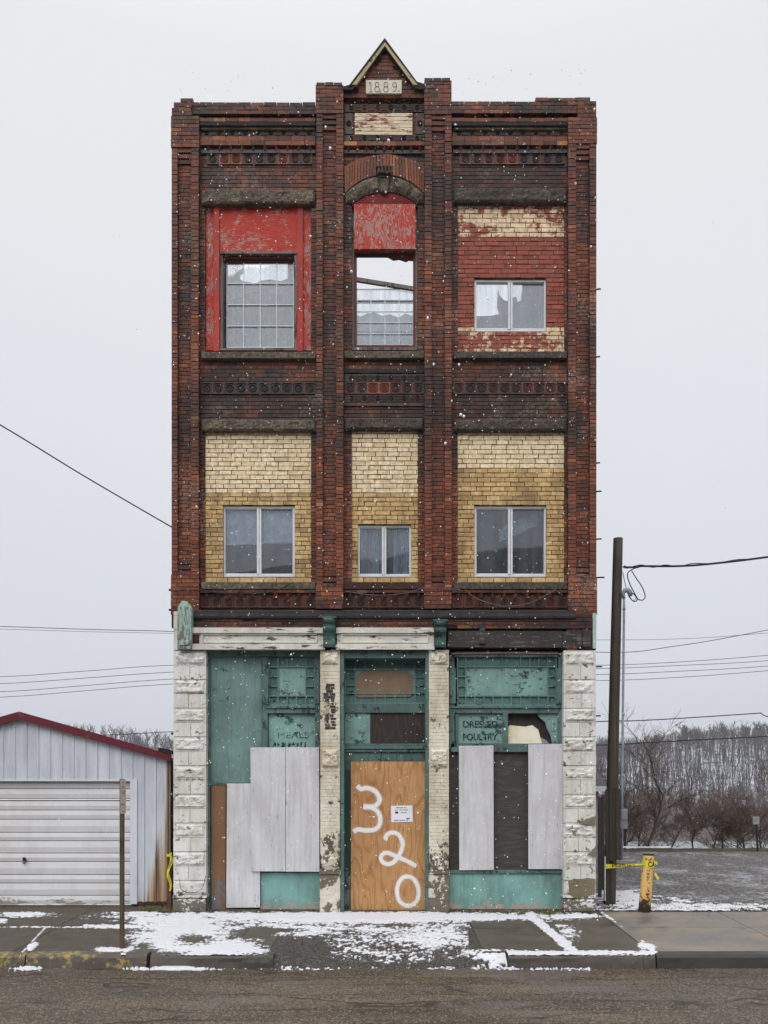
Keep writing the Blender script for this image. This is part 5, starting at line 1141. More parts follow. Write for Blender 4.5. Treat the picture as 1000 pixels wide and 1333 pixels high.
# the wood on the far hill and the brush at its foot: one mass each
def forest(name, label, n, xr, yr, hr, mat, seed, rad, zf=hz, dens=None, lev=2, spread=.5, first=.35, wob=1):
    r = random.Random(seed); protos = []
    for k in range(6):
        sg = tree_segs(1, .012, lev, seed + k, wob=wob, spread=spread, first=first, nb=(2, 3), up=.8, shrink=.7); V = []; 
        q = MB(); [q.prism(a, b_, ra * rad, rb * rad, 3, cap=False) for a, b_, ra, rb, l in sg[0] + sg[1]]
        protos.append((np.array(q.v), np.array(q.f)))
    VV, FF, CC = [], [], []; base = 0
    for _ in range(n):
        x = r.uniform(*xr); y = r.uniform(*yr)
        pv, pf = r.choice(protos); h = r.uniform(*hr); z = float(zf(np.array([x]), np.array([y]))[0]); a = r.uniform(0, 6.28)
        c, s_ = math.cos(a), math.sin(a); v = pv.copy() * h; v = np.stack([v[:, 0] * c - v[:, 1] * s_ + x, v[:, 0] * s_ + v[:, 1] * c + y, v[:, 2] + z - .3], -1)
        VV.append(v); FF.append(pf + base); base += len(v); CC.append(np.full((len(pf) * 4, 4), r.random(), dtype=np.float32))
    co = np.concatenate(VV).astype(np.float32); fa = np.concatenate(FF).astype(np.int32)
    me = bpy.data.meshes.new(name); me.vertices.add(len(co)); me.vertices.foreach_set('co', co.ravel()); me.loops.add(fa.size); me.loops.foreach_set('vertex_index', fa.ravel())
    me.polygons.add(len(fa)); me.polygons.foreach_set('loop_start', np.arange(0, fa.size, 4, dtype=np.int32)); me.polygons.foreach_set('loop_total', np.full(len(fa), 4, dtype=np.int32)); me.update(calc_edges=True)
    at = me.color_attributes.new('bc', 'FLOAT_COLOR', 'CORNER'); at.data.foreach_set('color', np.concatenate(CC).ravel())
    me.materials.append(M[mat]); o = bpy.data.objects.new(name, me); COL.objects.link(o); o['kind'] = 'stuff'; tag(o, label, 'wood'); return o
forest('hillside_wood', 'bare winter wood covering the snowy hill across the river', 3800, (70, 330), (255, 398), (8, 13), 'bark_far', 50, 1.1, spread=.3, first=.4, lev=1, wob=.35)
forest('distant_wood', 'bare winter wood on the low ridge seen over the metal garage', 750, (-330, -60), (330, 402), (9, 12), 'bark_far', 60, 1.9)
forest('hilltop_wood', 'dense line of bare trees along the crest of the hill across the river', 800, (60, 330), (382, 410), (5.5, 12.5), 'bark_far', 70, 2.0)
forest('far_bank_brush', 'reddish brown thicket along the foot of the hill on the far riverbank', 1300, (20, 270), (212, 262), (4.5, 9), 'brush_far', 80, 2.0)
for i, (pxx, py_, lb) in enumerate(((893, 938, 'broad bare crown standing up from the hill crest, leftmost of the skyline trees'), (944, 937, 'wide bare crown on the hill crest in the middle of the skyline trees'), (972, 939, 'bare crown on the hill crest just left of the tall narrow one'), (986, 937, 'tall narrow bare tree on the hill crest near the right edge'), (1003, 938, 'bare crown at the right end of the visible hill crest'))):
    yy = 398; s = sc_(yy); x = gx(pxx, yy); top = gz(py_, yy); z = float(hz(np.array([x]), np.array([yy]))[0]) - .5
    bare_tree(x, yy, z, (top - z) * .95, .45, lb, 'single trees on the hill crest', depth=3, mat='bark_far', seed=200 + i, spread=.55, nb=(3, 4), first=.4, shrink=.66, thin=.09, up=.9 if i != 3 else 1.6)
# hill on the photographer's side of the valley (mirrored in the windows)
def bh(X, Y): return -.8 + np.clip((-Y - 45) / 105, 0, 1) ** .8 * (42 + 16 * (nf(X, Y * 0, .012, 3, 9) - .3)) + 2.0 * nf(X, Y, .12, 3, 4)
xs = np.arange(-330, 331, 10.); ys = np.arange(-200, -40, 8.); X, Y = np.meshgrid(xs, ys)
gmesh('near_hill', X, Y, bh(X, Y), np.ones((len(ys) - 1, len(xs) - 1), bool), hillm('dark_wooded_slope', .4))['kind'] = 'structure'

# ================================================================ METAL GARAGE
GA = empty('metal_garage', (gx(28, .6), .6, 0)); tag(GA, 'pale grey ribbed metal garage with dark red roof trim and white roll-up door', 'garage')
def gpart(q, name, mats, par=None, **k):
    o = q.build(name, mats, None, **k); o.parent = par or GA; o.matrix_parent_inverse = Matrix.Translation(-GA.location) if par is None else Matrix.Identity(4); return o
def garage_metal():
    b = NB('pale_grey_ribbed_metal'); n = b.noise(1.6, 6, .7, b.mp((1.5, 1, .3))); x, y, z = b.xyz()
    col = b.mix(b.ramp(n, [(.35, 0), (.7, 1)]), L(198, 203, 210), L(166, 171, 180))
    xr = gx(222, .6); dx = b.m('SUBTRACT', xr, x)                  # rust climbing the corner sheet
    sn = b.noise(3, 4, .6, b.mp((5, 5, .18)))
    f = b.m('ADD', b.m('SUBTRACT', b.m('MULTIPLY', b.m('ADD', sn, .25), 1.0), b.m('MULTIPLY', dx, 1.9)), b.m('MULTIPLY', b.m('SUBTRACT', 1.15, z), .55))
    col = b.mix(b.ramp(f, [(.30, 0), (.62, .95)]), col, b.ramp(sn, [(.3, L(190, 172, 134)), (.48, L(158, 124, 82)), (.66, L(92, 66, 48))]))
    col = b.mix(b.ramp(dx, [(.045, 1), (.085, 0)]), col, b.mix(b.noise(4, 5, .7, b.mp((3, 3, .5))), L(60, 38, 28), L(150, 128, 96)))
    col = b.mix(b.ramp(b.noise(25, 5, .7), [(.62, 0), (.72, .6)]), col, L(130, 118, 108)); col = b.mix(b.ramp(b.noise(3, 6, .75, b.mp((4, 4, .3))), [(.52, 0), (.7, .4)]), col, L(140, 142, 146))
    return b.out(col, .5, b.bump(n, .003, .3), spec=.4)
M['gmetal'] = garage_metal()
YG = .6; xl = gx(28, YG) - (gx(222, YG) - gx(28, YG)); xr = gx(222, YG); xa = gx(28, YG); zap = gz(930, YG); zev = gz(985, YG)
HAZE = True
def roofz(x): return zap - (zap - zev) * abs(x - xa) / (xr - xa)
q = MB(); x = xl; pitch = .2
dr0, dr1, dtop = gx(-120, YG), gx(170, YG), gz(1017, YG)
while x < xr - .01:
    for (u0, u1, d) in ((0, .012, None), (.012, .032, .018), (.032, .044, None), (.044, .10, 0), (.10, .106, .006), (.106, .15, 0), (.15, .156, .006), (.156, .2, 0))[:4] + ((.10, .2, 0),):
        a, b_ = x + u0, min(x + u1, xr); 
        if a >= xr: continue
        if d is None: ya_, yb_ = (0, .018) if u0 == 0 else (.018, 0)
        else: ya_ = yb_ = d
        zb = dtop if (a >= dr0 - .01 and b_ <= dr1 + .01) else .08
        q.add([(a, YG - ya_, zb), (b_, YG - yb_, zb), (b_, YG - yb_, roofz(b_) - .02), (a, YG - ya_, roofz(a) - .02)], [(0, 1, 2, 3)])
    x += pitch
q.box(xl, xl + .02, YG, 10.5, .0, zev - .02); q.box(xr - .02, xr, YG + .001, 10.5, .0, zev - .02); q.box(xl, xr, 10.4, 10.5, 0, zev - .02)
gpart(q, 'wall', M['gmetal'])
q = MB(); q.box(gx(170, YG), gx(179, YG), YG - .03, YG + .02, .05, dtop + .03); q.box(dr0 - .1, dr0, YG - .03, YG + .02, .05, dtop + .03); q.box(dr0, gx(170, YG), YG - .024, YG + .02, dtop - .0, dtop + .03); gpart(q, 'door_frame', M['gtrim'] if 'gtrim' in M else M.setdefault('gtrim', worn('white_trim', L(200, 205, 212), (.3, .2, .12, 1), (1, 1, 1), 5, .7, .04, .2)))
M['door_white'] = worn('aged_white_roll_door', L(205, 205, 207), (.42, .38, .33, 1), (.5, 1, 2), 6, .70, .03, .28, L(140, 130, 115), low=.25)
q = MB(); yy = 1017.0; k = 0; Yd = YG + .07
hs = [10, 13, 3, 12, 12, 17, 11, 16, 11, 17, 11, 16, 12, 18]
for h in hs:
    a, b_ = gx(-122, Yd), gx(171, Yd); zt, zb = gz(yy, Yd), gz(yy + h, Yd)
    if zb < .02: zb = .02
    q.add([(a, Yd, zb + .012), (b_, Yd, zb + .012), (b_, Yd - .012, zb + (zt - zb) * .5), (a, Yd - .012, zb + (zt - zb) * .5), (b_, Yd, zt), (a, Yd, zt), (a, Yd + .018, zb), (b_, Yd + .018, zb)], [(0, 1, 2, 3), (3, 2, 4, 5), (6, 7, 1, 0)])
    yy += h
q.box(gx(-122, Yd), gx(171, Yd), Yd + .02, Yd + .05, .0, gz(1010, Yd))
DR = gpart(q, 'roll_door', M['door_white'])
q = MB(); q.box(gx(32, Yd) - .01, gx(32, Yd) + .015, Yd - .05, Yd, gz(1124, Yd), gz(1116, Yd)); q.prism(P(33, 1117, Yd - .04), P(34.5, 1122, Yd - .05), .008, .008, 5); h_ = q.build('handle', M['iron'], None); h_.parent = DR; h_.matrix_parent_inverse = DR.matrix_parent_inverse.copy()
h_.matrix_parent_inverse = Matrix.Identity(4)
q = MB()
for s_ in (-1, 1):
    xe = xr + .03 if s_ > 0 else xl - .03
    q.add([(xa, YG - .10, zap + .04), (xe, YG - .10, zev + .035), (xe, YG - .10, zev - .085), (xa, YG - .10, zap - .095), (xa, YG - .04, zap + .04), (xe, YG - .04, zev + .035), (xe, YG - .04, zev - .085), (xa, YG - .04, zap - .095)],
          [(0, 1, 2, 3) if s_ < 0 else (3, 2, 1, 0), (4, 5, 1, 0), (3, 2, 6, 7), (7, 6, 5, 4)])
gpart(q, 'roof_trim', worn('faded_dark_red_trim', L(94, 27, 41), L(140, 100, 102), (1, 1, 1), 7, .66, .03, .4, (.06, .012, .02, 1)))
q = MB()
for s_ in (-1, 1):
    xe = xr + .03 if s_ > 0 else xl - .03
    q.add([(xa, YG + .03, zev + .16), (xe, YG + .03, zev - .03), (xe, 10.6, zev - .03), (xa, 10.6, zev + .16), (xa, YG + .03, zev + .12), (xe, YG + .03, zev - .07), (xe, 10.6, zev - .07), (xa, 10.6, zev + .12)], [(0, 1, 2, 3), (7, 6, 5, 4), (0, 4, 5, 1), (3, 2, 6, 7), (1, 5, 6, 2)])
gpart(q, 'roof', simple('frosted_metal_roof', (.5, .5, .54, 1), .5, n=(2, .3)))
q = MB(); r2 = random.Random(2)
for k in range(26):
    a = gx(206 + k * .7, YG - .08); q.box(a, a + .03, YG - .11 + r2.uniform(-.01, .01), YG + .3, roofz(a) + .045, roofz(a) + .06 + r2.uniform(0, .035))
gpart(q, 'roof_debris', M['iron'])
q = MB(); x = gx(180, YG)
bricks(q, gx(180, YG), gx(219, YG), -.02, .09, YG - .01, g=lambda x, z: .8, depth=.06); gpart(q, 'brick_footing', [M['red'], M['mortar']])
q = MB(); q.box(xl, gx(180, YG), YG - .0, YG + .1, -.1, .012); gpart(q, 'concrete_footing', M['walk_l'])
# rusty post with caution tape in the gap
RP = empty('rusty_post', (gx(220.5, .25), .25, 0)); tag(RP, 'rusty brown steel post standing between the garage corner and the white block pier', 'post')
q = MB(); q.box(-.035, .035, 0, .06, -.05, .93, jit=.004); q.build('post_shaft', worn('rusty_post_steel', (.12, .05, .03, 1), (.06, .03, .02, 1), (1, 1, .4), 6, .5, .1, .3), RP)
q = MB(); q.add([(-.05, -.01, 0), (.05, -.01, 0), (.05, .07, 0), (-.05, .07, 0), (-.05, -.01, .02), (.05, -.01, .02), (.05, .07, .02), (-.05, .07, .02)], [(0, 1, 5, 4), (4, 5, 6, 7), (1, 2, 6, 5), (3, 0, 4, 7)]); q.build('base_plate', M['iron'], RP)
M['tape'] = simple('yellow_caution_tape', (.72, .64, .04, 1), .45, .5, n=(9, .15))
q = MB(); r2 = random.Random(8)
q.grid(lambda u, v: (gx(221, .22) + .035 * math.sin(v * 9) * (1 - v * .5) + (u - .5) * .05 * (1 - .3 * v), .21 + .02 * math.cos(v * 13 + u * 4), gz(1112 + 48 * v, .22)), 3, 26)
q.grid(lambda u, v: (gx(217 + 7 * u, .22), .2 + .01 * math.sin(u * 9), gz(1111 + 3 * v + 1.5 * math.sin(u * 5), .22)), 8, 1)
o = q.build('caution_tape', M['tape']); tag(o, 'twisted scrap of yellow caution tape hanging from the rusty post', 'tape')
so = o.modifiers.new('s', 'SOLIDIFY'); so.thickness = .002
# ================================================================ SIGN POST
SP = empty('sign_post', (gx(158.8, -2.42), -2.42, walkz(-2.42))); tag(SP, 'brown steel channel post with a small narrow sign at the kerb before the garage', 'sign')
H = gz(1014, -2.42) - walkz(-2.42)
q = MB(); q.box(-.028, -.02, -.012, .022, 0, H); q.box(-.02, .018, -.016, -.006, 0, H); q.box(.018, .028, -.012, .022, 0, H)
q.build('post_shaft', worn('weathered_channel_post', L(84, 72, 56), (.035, .03, .022, 1), (2, 2, .3), 6, .55, .08, .5, (.04, .035, .025, 1)), SP)
q = MB(); w_, h_ = .075, .455; zc = H - .235; an = math.radians(50)
pts = [(-w_ / 2 + .008, -h_ / 2), (w_ / 2 - .008, -h_ / 2), (w_ / 2, -h_ / 2 + .008), (w_ / 2, h_ / 2 - .008), (w_ / 2 - .008, h_ / 2), (-w_ / 2 + .008, h_ / 2), (-w_ / 2, h_ / 2 - .008), (-w_ / 2, -h_ / 2 + .008)]
q.poly([(x + .027, z + zc) for x, z in pts], -.04, -.034)
SG = q.build('sign_plate', worn('faded_grey_sign', L(150, 140, 134), L(120, 70, 66), (1, 1, 1), 7, .64, .03, .4), SP)
q = MB()
for (a, b_, c_, d_) in ((.005, .05, .085, .10), (.01, .045, .06, .075), (.0, .05, -.09, -.07), (.012, .04, .13, .16)):
    q.box(a + .0, b_, -.0425, -.0405, zc + a * 0 + c_ - .02, zc + d_ - .02, jit=.001)
q.build('faded_print', M.setdefault('redprint', worn('faded_red_print', L(140, 62, 60), L(150, 138, 132), (1, 1, 1), 40, .5, .1, .2)), SG)
q = MB(); q.prism((.03, -.045, zc + .19), (.03, -.038, zc + .19), .007, .007, 6); q.prism((.03, -.045, zc - .19), (.03, -.038, zc - .19), .007, .007, 6); q.build('bolts', M['iron'], SG)
# ================================================================ UTILITY POLE, FENCE, METER
UP = empty('utility_pole', (gx(793.5, .75), .75, 0)); tag(UP, 'dark leaning wooden utility pole with grey conduit beside the brick building', 'pole')
top = P(804.8, 701, .75) - UP.location; top.y = 0
q = MB(); n = 16; path = [Vector((0, 0, -.1)).lerp(top, t / n) for t in range(n + 1)]; q.tube(path, [.105 - .024 * t / n for t in range(n + 1)], 14)
M['pole'] = worn('creosoted_pole_wood', (.060, .052, .036, 1), (.12, .10, .07, 1), (4, 4, .22), 7, .58, .06, .6, (.02, .018, .014, 1), grain=1.2)
q.build('pole_shaft', M['pole'], UP, smooth=True)
def up(px, py, y=.62): return P(px, py, y) - UP.location
q = MB(); q.tube([up(809.5, 1120), up(810.3, 1000), up(811.6, 880), up(812.6, 790), up(812.4, 776)], .021, 8); q.tube([up(812.2, 779), up(812, 774)], .028, 8)
for py in (930, 1010, 792): q.tube([up(811.2 + (1010 - py) * .006, py + 2), up(811.2 + (1010 - py) * .006, py - 2)], .027, 8)
q.build('conduit', M.setdefault('cond', simple('grey_plastic_conduit', L(150, 160, 172), .5)), UP, smooth=True)
q = MB(); q.tube([up(811.6, 778), up(811.5, 772), up(813.5, 768.5), up(817, 768), up(820, 771), up(821, 776)], [.026, .034, .04, .045, .043, .035], 8); q.build('weatherhead', M['cond'], UP, smooth=True)
q = MB(); q.tube([up(811, 738), up(814, 738.5)], .012, 6); q.tube([up(813, 736.5), up(814.5, 739.5)], .018, 6); q.build('cable_clamp', M['iron'], UP)
cable([P(814, 738.5, .62), P(830, 738.3, .6), P(836, 737, .6), P(880, 737, .55), P(920, 734.5, .45), P(1000, 725, .3), P(1120, 706, .1)], .018, 'thick twisted black service cable running right from the pole top', mat='black', group='black service wires on the utility pole')
cable([P(816, 740, .6), P(834, 735.5, .58), P(850, 738.5, .56), P(866, 735.5, .55), P(884, 737.5, .54), P(902, 733.5, .5), P(930, 733.5, .42), P(960, 728.5, .38), P(1000, 725.5, .3), P(1120, 707, .1)], .008, 'thin strand wound round the thick black service cable', mat='black', group='black service wires on the utility pole')
cable([P(832, 738, .6), P(822, 742, .58), P(817, 748, .56), P(820, 760, .56), P(826, 772, .56), P(830, 780, .56), P(826, 783, .57), P(820, 778, .6), P(818, 771, .62)], .009, 'left loop of black wire drooping into the conduit cap', mat='black', group='black service wires on the utility pole')
cable([P(822.5, 743, .58), P(828, 752, .56), P(836, 764, .56), P(840, 776, .56), P(837, 781, .56), P(831, 780, .56), P(826, 774, .58), P(820, 770, .62)], .009, 'right loop of black wire drooping into the conduit cap', mat='black', group='black service wires on the utility pole')
cable([P(811, 745, .64), P(814, 760, .62), P(817, 770, .62), P(821, 778, .6), P(825, 783, .6), P(828, 778, .6)], .006, 'thin wire hanging straight down between the clamp and the conduit cap', mat='cable_grey', group='black service wires on the utility pole')
q = MB(); q.box(-.13 / 1, .0, -.06, .06, -.17, .17); q.box(-.12, -.01, -.075, -.06, -.02, .15)
MT = q.build('meter_box', M.setdefault('mbox', simple('weathered_grey_box', L(128, 132, 138), .5, n=(4, .2))), None, bevel=.01); MT.location = P(816, 1066, .66); tag(MT, 'small grey electric box behind the fence planks on the right of the pole', 'meter box')
FE = empty('wooden_fence', (gx(791, .45), .45, 0)); tag(FE, 'short screen of dark weathered upright planks between the brick building and the pole', 'fence')
for (a, b_, c_, d_, dy) in ((779, 783.5, 1037, 1168, 0), (784, 787.3, 1034, 1158, .01), (788.6, 793.5, 1028, 1178, .02), (793.8, 797.6, 1026, 1120, .0), (797.8, 802.2, 1025, 1122, .012), (802.4, 808, 1026, 1119, -.01)):
    q = MB(); q.ppoly([(a, d_), (b_, d_ + 1), (b_, c_ + 1), (a, c_)], .45 + dy, .475 + dy); o = q.build('plank', M['darkplank'] if 'darkplank' in M else M.setdefault('darkplank', worn('blackened_plank', (.035, .03, .024, 1), (.075, .062, .048, 1), (5, 5, .25), 6, .58, .06, .5, (.012, .011, .01, 1), grain=1.2)), FE)
    o.matrix_parent_inverse = Matrix.Translation(-FE.location)
q = MB(); q.pb(779, 808, 1050, 1056, .48, .52); q.pb(779, 808, 1100, 1106, .48, .52); o = q.build('rail', M['darkplank'], FE); o.matrix_parent_inverse = Matrix.Translation(-FE.location)
q = MB(); q.pb(787.6, 788.5, 1115, 1173, .40, .43); o = q.build('marker_stake', M['vinyl'], None, label=None); tag(o, 'thin white stake leaning against the dark fence planks', 'stake')
# bollard
BO = empty('bollard', (gx(838.5, .06), .06, 0)); tag(BO, 'chipped yellow steel bollard leaning right at the edge of the gravel lot', 'bollard')
q = MB(); q.tube([Vector((0, 0, -.05)), Vector((.03, 0, .3)), Vector((.075, 0, .915)), Vector((.077, 0, .935))], [.098, .094, .088, .082], 18)
q.build('post_shaft', worn('chipped_yellow_paint', L(228, 190, 112), (.08, .055, .035, 1), (1.2, 1, .8), 14, .58, .03, .45, (.25, .14, .04, 1), low=.28, paint2=L(214, 172, 104)), BO, smooth=True)
q = MB(); q.tube([Vector((.077, 0, .93)), Vector((.077, 0, .95))], [.092, .085], 18); q.build('cap', M['scar'] if False else M['iron'], BO)
# faded black stencilled marks on the shaft
q = MB()
for (dz, w_) in ((.85, .10), (.80, .03), (.66, .045), (.61, .04), (.56, .05), (.51, .03)):
    xc = .03 + (dz) * .05
    q.grid(lambda u, v: (xc + .0925 * math.sin(-.25 + (u - .5) * w_ * 12), -.0945 * math.cos(-.25 + (u - .5) * w_ * 12), dz + v * .035 + .01 * math.sin(u * 9)), 6, 2)
q.build('stencil_marks', M['ghost'], BO)
def tapestrip(q, a, b_, w0, w1, sag=.0, n=16, tw=0, yo=0):
    def fn(u, v):
        p = Vector(a).lerp(Vector(b_), u); w_ = w0 + (w1 - w0) * u; return (p.x, p.y + .004 * math.sin(u * 17 + v), p.z - sag * 4 * u * (1 - u) + (v - .5) * w_)
    q.grid(fn, n, 2)
q = MB(); tapestrip(q, P(789, 1128, .40), P(839, 1125, .0), .075, .02, .004)
q.grid(lambda u, v: (BO.location.x + .072 + .100 * math.sin(-1.9 + 3.8 * u), BO.location.y - .100 * math.cos(-1.9 + 3.8 * u), .74 + .1 * v + .012 * math.sin(u * 8)), 20, 3)
tapestrip(q, P(850, 1122, .0), P(856, 1124, -.04), .03, .05); q.grid(lambda u, v: (gx(851 + 5 * u + 2 * v, 0), -.02, gz(1138 + 8 * u - 3 * v, 0)), 4, 1)
o = q.build('caution_tape', M['tape']); tag(o, 'yellow caution tape stretched from the fence planks and wrapped round the yellow bollard', 'tape'); so = o.modifiers.new('s', 'SOLIDIFY'); so.thickness = .0015
# writing on the tape: seen from behind, so it runs backwards
t = text('CAUTION', 0, 0, 4.2, 25, 0, None, M['ink'], name='tape_lettering', mirror=True, bold=.02); mid = P(811.5, 1126.8, .22)
for v in t.data.vertices:
    lx = v.co.x - gx(0, 0); lz = v.co.z - gz(0, 0); u = lx / (25 / 80) + .5; v.co = Vector((mid.x + lx, 0, mid.z + lz * (1.25 - .5 * u) + lx * .04)); uu = (v.co.x - gx(789, .4)) / (gx(839, 0) - gx(789, .4)); v.co.y = .40 * (1 - uu) - .012
t.parent = o
t2 = text('CA', 0, 0, 7, 10, 0, None, M['ink'], name='tape_lettering', mirror=False, bold=.03)
for v in t2.data.vertices:
    lx = v.co.x - gx(0, 0); lz = v.co.z - gz(0, 0); an = .25 + lx / .104; v.co = Vector((BO.location.x + .072 + .1035 * math.sin(an), BO.location.y - .1035 * math.cos(an), .79 + lz))
t2.parent = o
# ================================================================ BEYOND THE LOT
q = MB(); r2 = random.Random(4)
q.grid(lambda u, v: (gx(790, 11.7) + 20 * u - 1, 11.6 + .25 * v, [.0, .09, .10, .0][int(round(v * 3))] - .03 + .02 * fbm(u * 40, v)), 120, 3)
o = q.build('edge_timber', M['stone_dark']); tag(o, 'low dark timber edging along the far side of the gravel lot', 'edging')
q = MB(); q.grid(lambda u, v: (gx(806, 11.8) + 1.6 * u, 11.7 + .3 * v, .09 + .03 * math.sin(v * 3.1) + .01 * fbm(u * 9, v)), 40, 3); o = q.build('edge_snow', M['snow_solid']); o['kind'] = 'stuff'; tag(o, 'ridge of snow on the far edging of the gravel lot', 'snow')
RS = empty('road_sign', (gx(986.5, 11.4), 11.4, 0)); tag(RS, 'small road sign seen from behind at the far side of the gravel lot', 'sign')
q = MB(); tp = P(984.3, 1062, 11.4) - RS.location; q.tube([Vector((0, 0, 0)), Vector((tp.x, 0, tp.z))], .03, 6); q.build('post_shaft', M['iron'], RS)
q = MB(); q.box(tp.x - .11, tp.x + .09, -.03, -.02, tp.z - .26, tp.z - .02); q.build('sign_plate', simple('bare_sign_back', L(150, 150, 150), .5), RS)
SH = empty('shed', (3.6, 7, 0)); tag(SH, 'small grey-roofed shed with white eave showing between the brick building and the fence', 'shed')
q = MB(); q.box(-2.5, 1.75, 0, 3, -.1, gz(1026, 7)); q.build('wall', M['gmetal'] if False else simple('grey_siding', (.3, .3, .31, 1)), SH)
x0_, x1_ = -2.6, gx(792.5, 7) - 3.6; ze, zr = gz(1024, 7), gz(1000, 7)
SH.children[0].data.transform(Matrix.Scale(1, 4))
q = MB(); q.add([(x0_, -.2, ze), (x1_, -.2, ze), (x1_, 1.5, zr), (x0_, 1.5, zr), (x1_, 3.2, ze), (x0_, 3.2, ze)], [(0, 1, 2, 3), (3, 2, 4, 5)]); q.build('roof', simple('grey_shingle', (.12, .12, .135, 1), n=(20, .4)), SH)
q = MB(); q.box(x0_, x1_, -.24, -.2, ze - .12, ze + .01); q.build('eave_board', M['vinyl'], SH)
o = SH.children[0]
for v in o.data.vertices:
    if v.co.x > 0: v.co.x = x1_ - .1
# distribution wires across the sky; a pole hidden behind the building carries them
def wire(pts, Y, r, label, mat='cable_grey', group='distribution wires crossing behind the building'):
    return cable([P(a, b_, Y) for a, b_ in pts], r, label, 'overhead_wire', mat, group, n=10, cat='wire')
for k, ((a, b_, c_, d_, e_, f_), w_) in enumerate(zip(((881, 866, 858, 864, 866, 853), (890, 875, 862, 869, 870.5, 860), (900.5, 884, 870, 876, 878, 867), (907.5, 890.5, 877, 884, 886, 873)), ('highest', 'second highest', 'third highest', 'lowest'))):
    wire([(-160, a + 2), (0, a), (120, (a + b_) / 2 - .5), (224, b_), (500, c_), (640, d_), (776, e_), (880, e_ - 4), (1000, f_), (1160, f_ - 16)], 30, .016, w_ + ' of the four parallel thin wires low in the sky')
wire([(-160, 812), (0, 815.5), (120, 819.5), (224, 822), (500, 832), (776, 849), (880, 841), (1000, 820), (1140, 790)], 24, .017, 'upper of the two close wires in the sky left of the brick building')
wire([(-160, 816), (0, 819), (120, 822.5), (224, 824.5), (500, 830), (776, 833), (900, 831), (1000, 824), (1140, 812)], 24, .010, 'lower of the two close wires in the sky left of the brick building')
wire([(560, 950), (776, 939.5), (820, 938.5), (880, 935.5), (980, 929), (990, 928.5), (1000, 933), (1040, 938)], 18, .02, 'darker wire running just above the hilltop trees', 'iron')
wire([(560, 975), (776, 970), (840, 967), (900, 963.5), (1000, 958.5), (1120, 950)], 18, .02, 'dark wire crossing in front of the upper hillside', 'iron')
wire([(60, 962), (120, 958), (170, 955.5), (224, 952.5), (300, 950)], 16, .012, 'short grey wire above the right end of the garage roof', 'iron')
cable([P(-160, 462, -1.5), P(0, 553, -.6), P(110, 620, 0), P(224, 686.5, .12)], .011, 'single black cable slanting down from the upper left to the building corner', 'service_cable', 'black')
# distant twigs showing over the garage
for i, (pxx, h, lb) in enumerate(((5, 3.7, 'bare tree top poking up over the left end of the garage roof'), (-40, 4.2, 'bare tree behind the garage just outside the left edge'))):
    bare_tree(gx(pxx, 18), 18, -.8, h * 1.35, .06, lb, 'bare trees behind the garage', depth=4, mat='bark', seed=300 + i, spread=.5, nb=(2, 3), thin=.008)
# ================================================================ FALLING SNOW
q = MB(); r2 = random.Random(77)
ico = bpy.data.meshes.new('t'); import bmesh
bm = bmesh.new(); bmesh.ops.create_icosphere(bm, subdivisions=1, radius=1); iv = [v.co.copy() for v in bm.verts]; if_ = [tuple(v.index for v in f.verts) for f in bm.faces]; bm.free()
def flake(px, py, Y, r):
    p = P(px, py, Y); a = Vector((r2.uniform(.7, 1.3), r2.uniform(.7, 1.3), r2.uniform(.8, 1.5))); q.add([p + Vector((v.x * r * a.x, v.y * r * a.y, v.z * r * a.z)) for v in iv], if_)
for _ in range(2300):
    Y = -r2.uniform(.15, 6.0) if r2.random() < .55 else -r2.uniform(.1, 1.5); flake(r2.uniform(222, 780) if r2.random() < .95 else r2.uniform(-60, 1060), r2.uniform(90, 1200), Y, (.0048 + .006 * r2.random() ** 2.5) * (1 - .45 * min(1, -Y / 7)))
for _ in range(110): Y = -r2.uniform(1, 8); flake(r2.uniform(225, 775), r2.uniform(100, 1200), Y, r2.uniform(.006, .014) * sc_(Y) ** .5)
for (px_, py_) in ((557, 414), (580, 577), (604, 542), (600, 540), (506, 183), (430, 193)): flake(px_, py_, -3, .018)
o = q.build('falling_snow', simple('snowflake', (.95, .95, .96, 1), .8, n=(2, 0)), smooth=True); o['kind'] = 'stuff'; tag(o, 'light snowflakes drifting down in front of the building', 'snowfall')

# ================================================================ SNOWY AIR
if HAZE:
    q = MB(); q.box(-1000, 1100, -420, 520, -22, 80); o = q.build('haze', bpy.data.materials.new('snowy_air')); o['kind'] = 'stuff'; tag(o, 'pale snowy air softening the hill across the river', 'haze')
    m_ = o.data.materials[0]; m_.use_nodes = True; nt = m_.node_tree; nt.nodes.clear()
    pv = nt.nodes.new('ShaderNodeVolumePrincipled'); pv.inputs['Density'].default_value = .00045; pv.inputs['Color'].default_value = (.93, .95, 1, 1); pv.inputs['Anisotropy'].default_value = .2
    nt.links.new(pv.outputs[0], nt.nodes.new('ShaderNodeOutputMaterial').inputs['Volume'])
# ================================================================ SKY, SUN, CAMERA
Wd = bpy.data.worlds.new('World'); S.world = Wd; Wd.use_nodes = True
b = NB('', Wd); EL, AZ = math.radians(48), math.radians(200)
tc = b.n('ShaderNodeTexCoord').outputs['Generated']; x, y, z = b.xyz(tc)
cl = b.noise(1.6, 4, .55, b.mp((1, 1, 2.2), v=tc))
grad = b.ramp(b.m('ADD', z, b.m('MULTIPLY', b.m('SUBTRACT', cl, .5), .22)), [(0, (.60, .62, .68, 1)), (.25, (.64, .66, .715, 1)), (.45, (.71, .725, .765, 1)), (.66, (.76, .77, .79, 1)), (.8, (.80, .80, .82, 1)), (1, (.85, .85, .86, 1))])
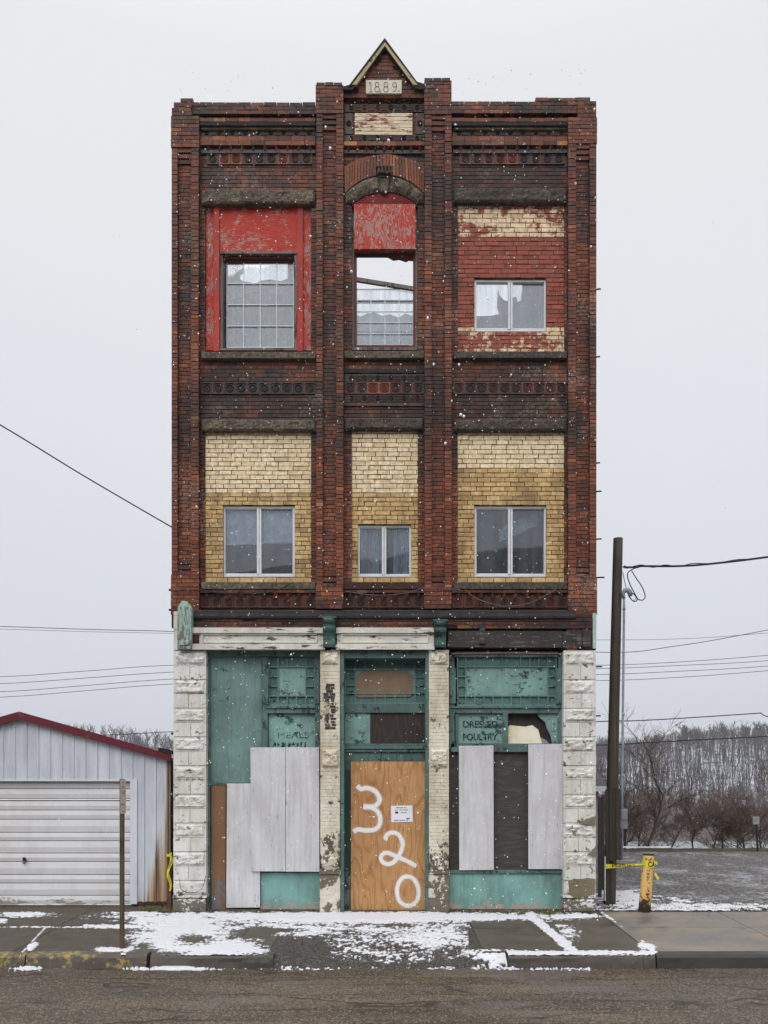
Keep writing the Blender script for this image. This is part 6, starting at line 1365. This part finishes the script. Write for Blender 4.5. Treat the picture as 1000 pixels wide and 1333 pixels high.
# overcast: the zenith and the half of the sky behind the photographer are brighter
up_ = b.ramp(z, [(.66, 0), (.95, 1)]); bk = b.ramp(b.m('ADD', b.m('MULTIPLY', y, -.5), .5), [(.5, 0), (.8, 1)])
gain = b.m('ADD', 1.0, b.m('ADD', b.m('MULTIPLY', up_, ZEN), b.m('MULTIPLY', bk, BACK)))
sky = b.n('ShaderNodeTexSky', sky_type='NISHITA', sun_disc=False, sun_elevation=EL, sun_rotation=AZ, air_density=1.0, dust_density=6.0)
sk = b.n('ShaderNodeHueSaturation', {'Color': sky.outputs[0], 'Saturation': .25, 'Value': .03}).outputs[0]
c = b.mix(1.0, b.n('ShaderNodeVectorMath', {0: grad, 'Scale': gain}, operation='SCALE').outputs[0], sk, 'ADD')
c = b.mix(0.0, c, c)
bg = b.n('ShaderNodeBackground', {'Color': c, 'Strength': 1.0}); b.t.links.new(bg.outputs[0], b.n('ShaderNodeOutputWorld').inputs[0])
sd = bpy.data.lights.new('sun', 'SUN'); sd.energy = 1.0; sd.angle = math.radians(35); sd.color = (1, .97, .93)
so = bpy.data.objects.new('sun', sd); COL.objects.link(so)
dv = Vector((math.sin(AZ) * math.cos(EL), math.cos(AZ) * math.cos(EL), math.sin(EL))); so.rotation_euler = dv.to_track_quat('Z', 'Y').to_euler(); so.location = dv * 30
cd = bpy.data.cameras.new('camera'); cd.sensor_fit = 'HORIZONTAL'; cd.sensor_width = 24; cd.lens = 1040 / 1000 * 24; cd.shift_x = -.003; cd.shift_y = (1018 - 666.5) / 1000; cd.clip_end = 3000; cd.clip_start = .05
co_cam = bpy.data.objects.new('camera', cd); COL.objects.link(co_cam); co_cam.location = (CX, -D, EZ); co_cam.rotation_euler = (PI / 2, 0, 0); S.camera = co_cam
S.view_settings.view_transform = 'Standard'; S.view_settings.look = 'None'; S.view_settings.exposure = EXPO; S.view_settings.gamma = 1
try: S.cycles.max_bounces = 8; S.cycles.transparent_max_bounces = 16; S.cycles.diffuse_bounces = 3
except Exception: pass
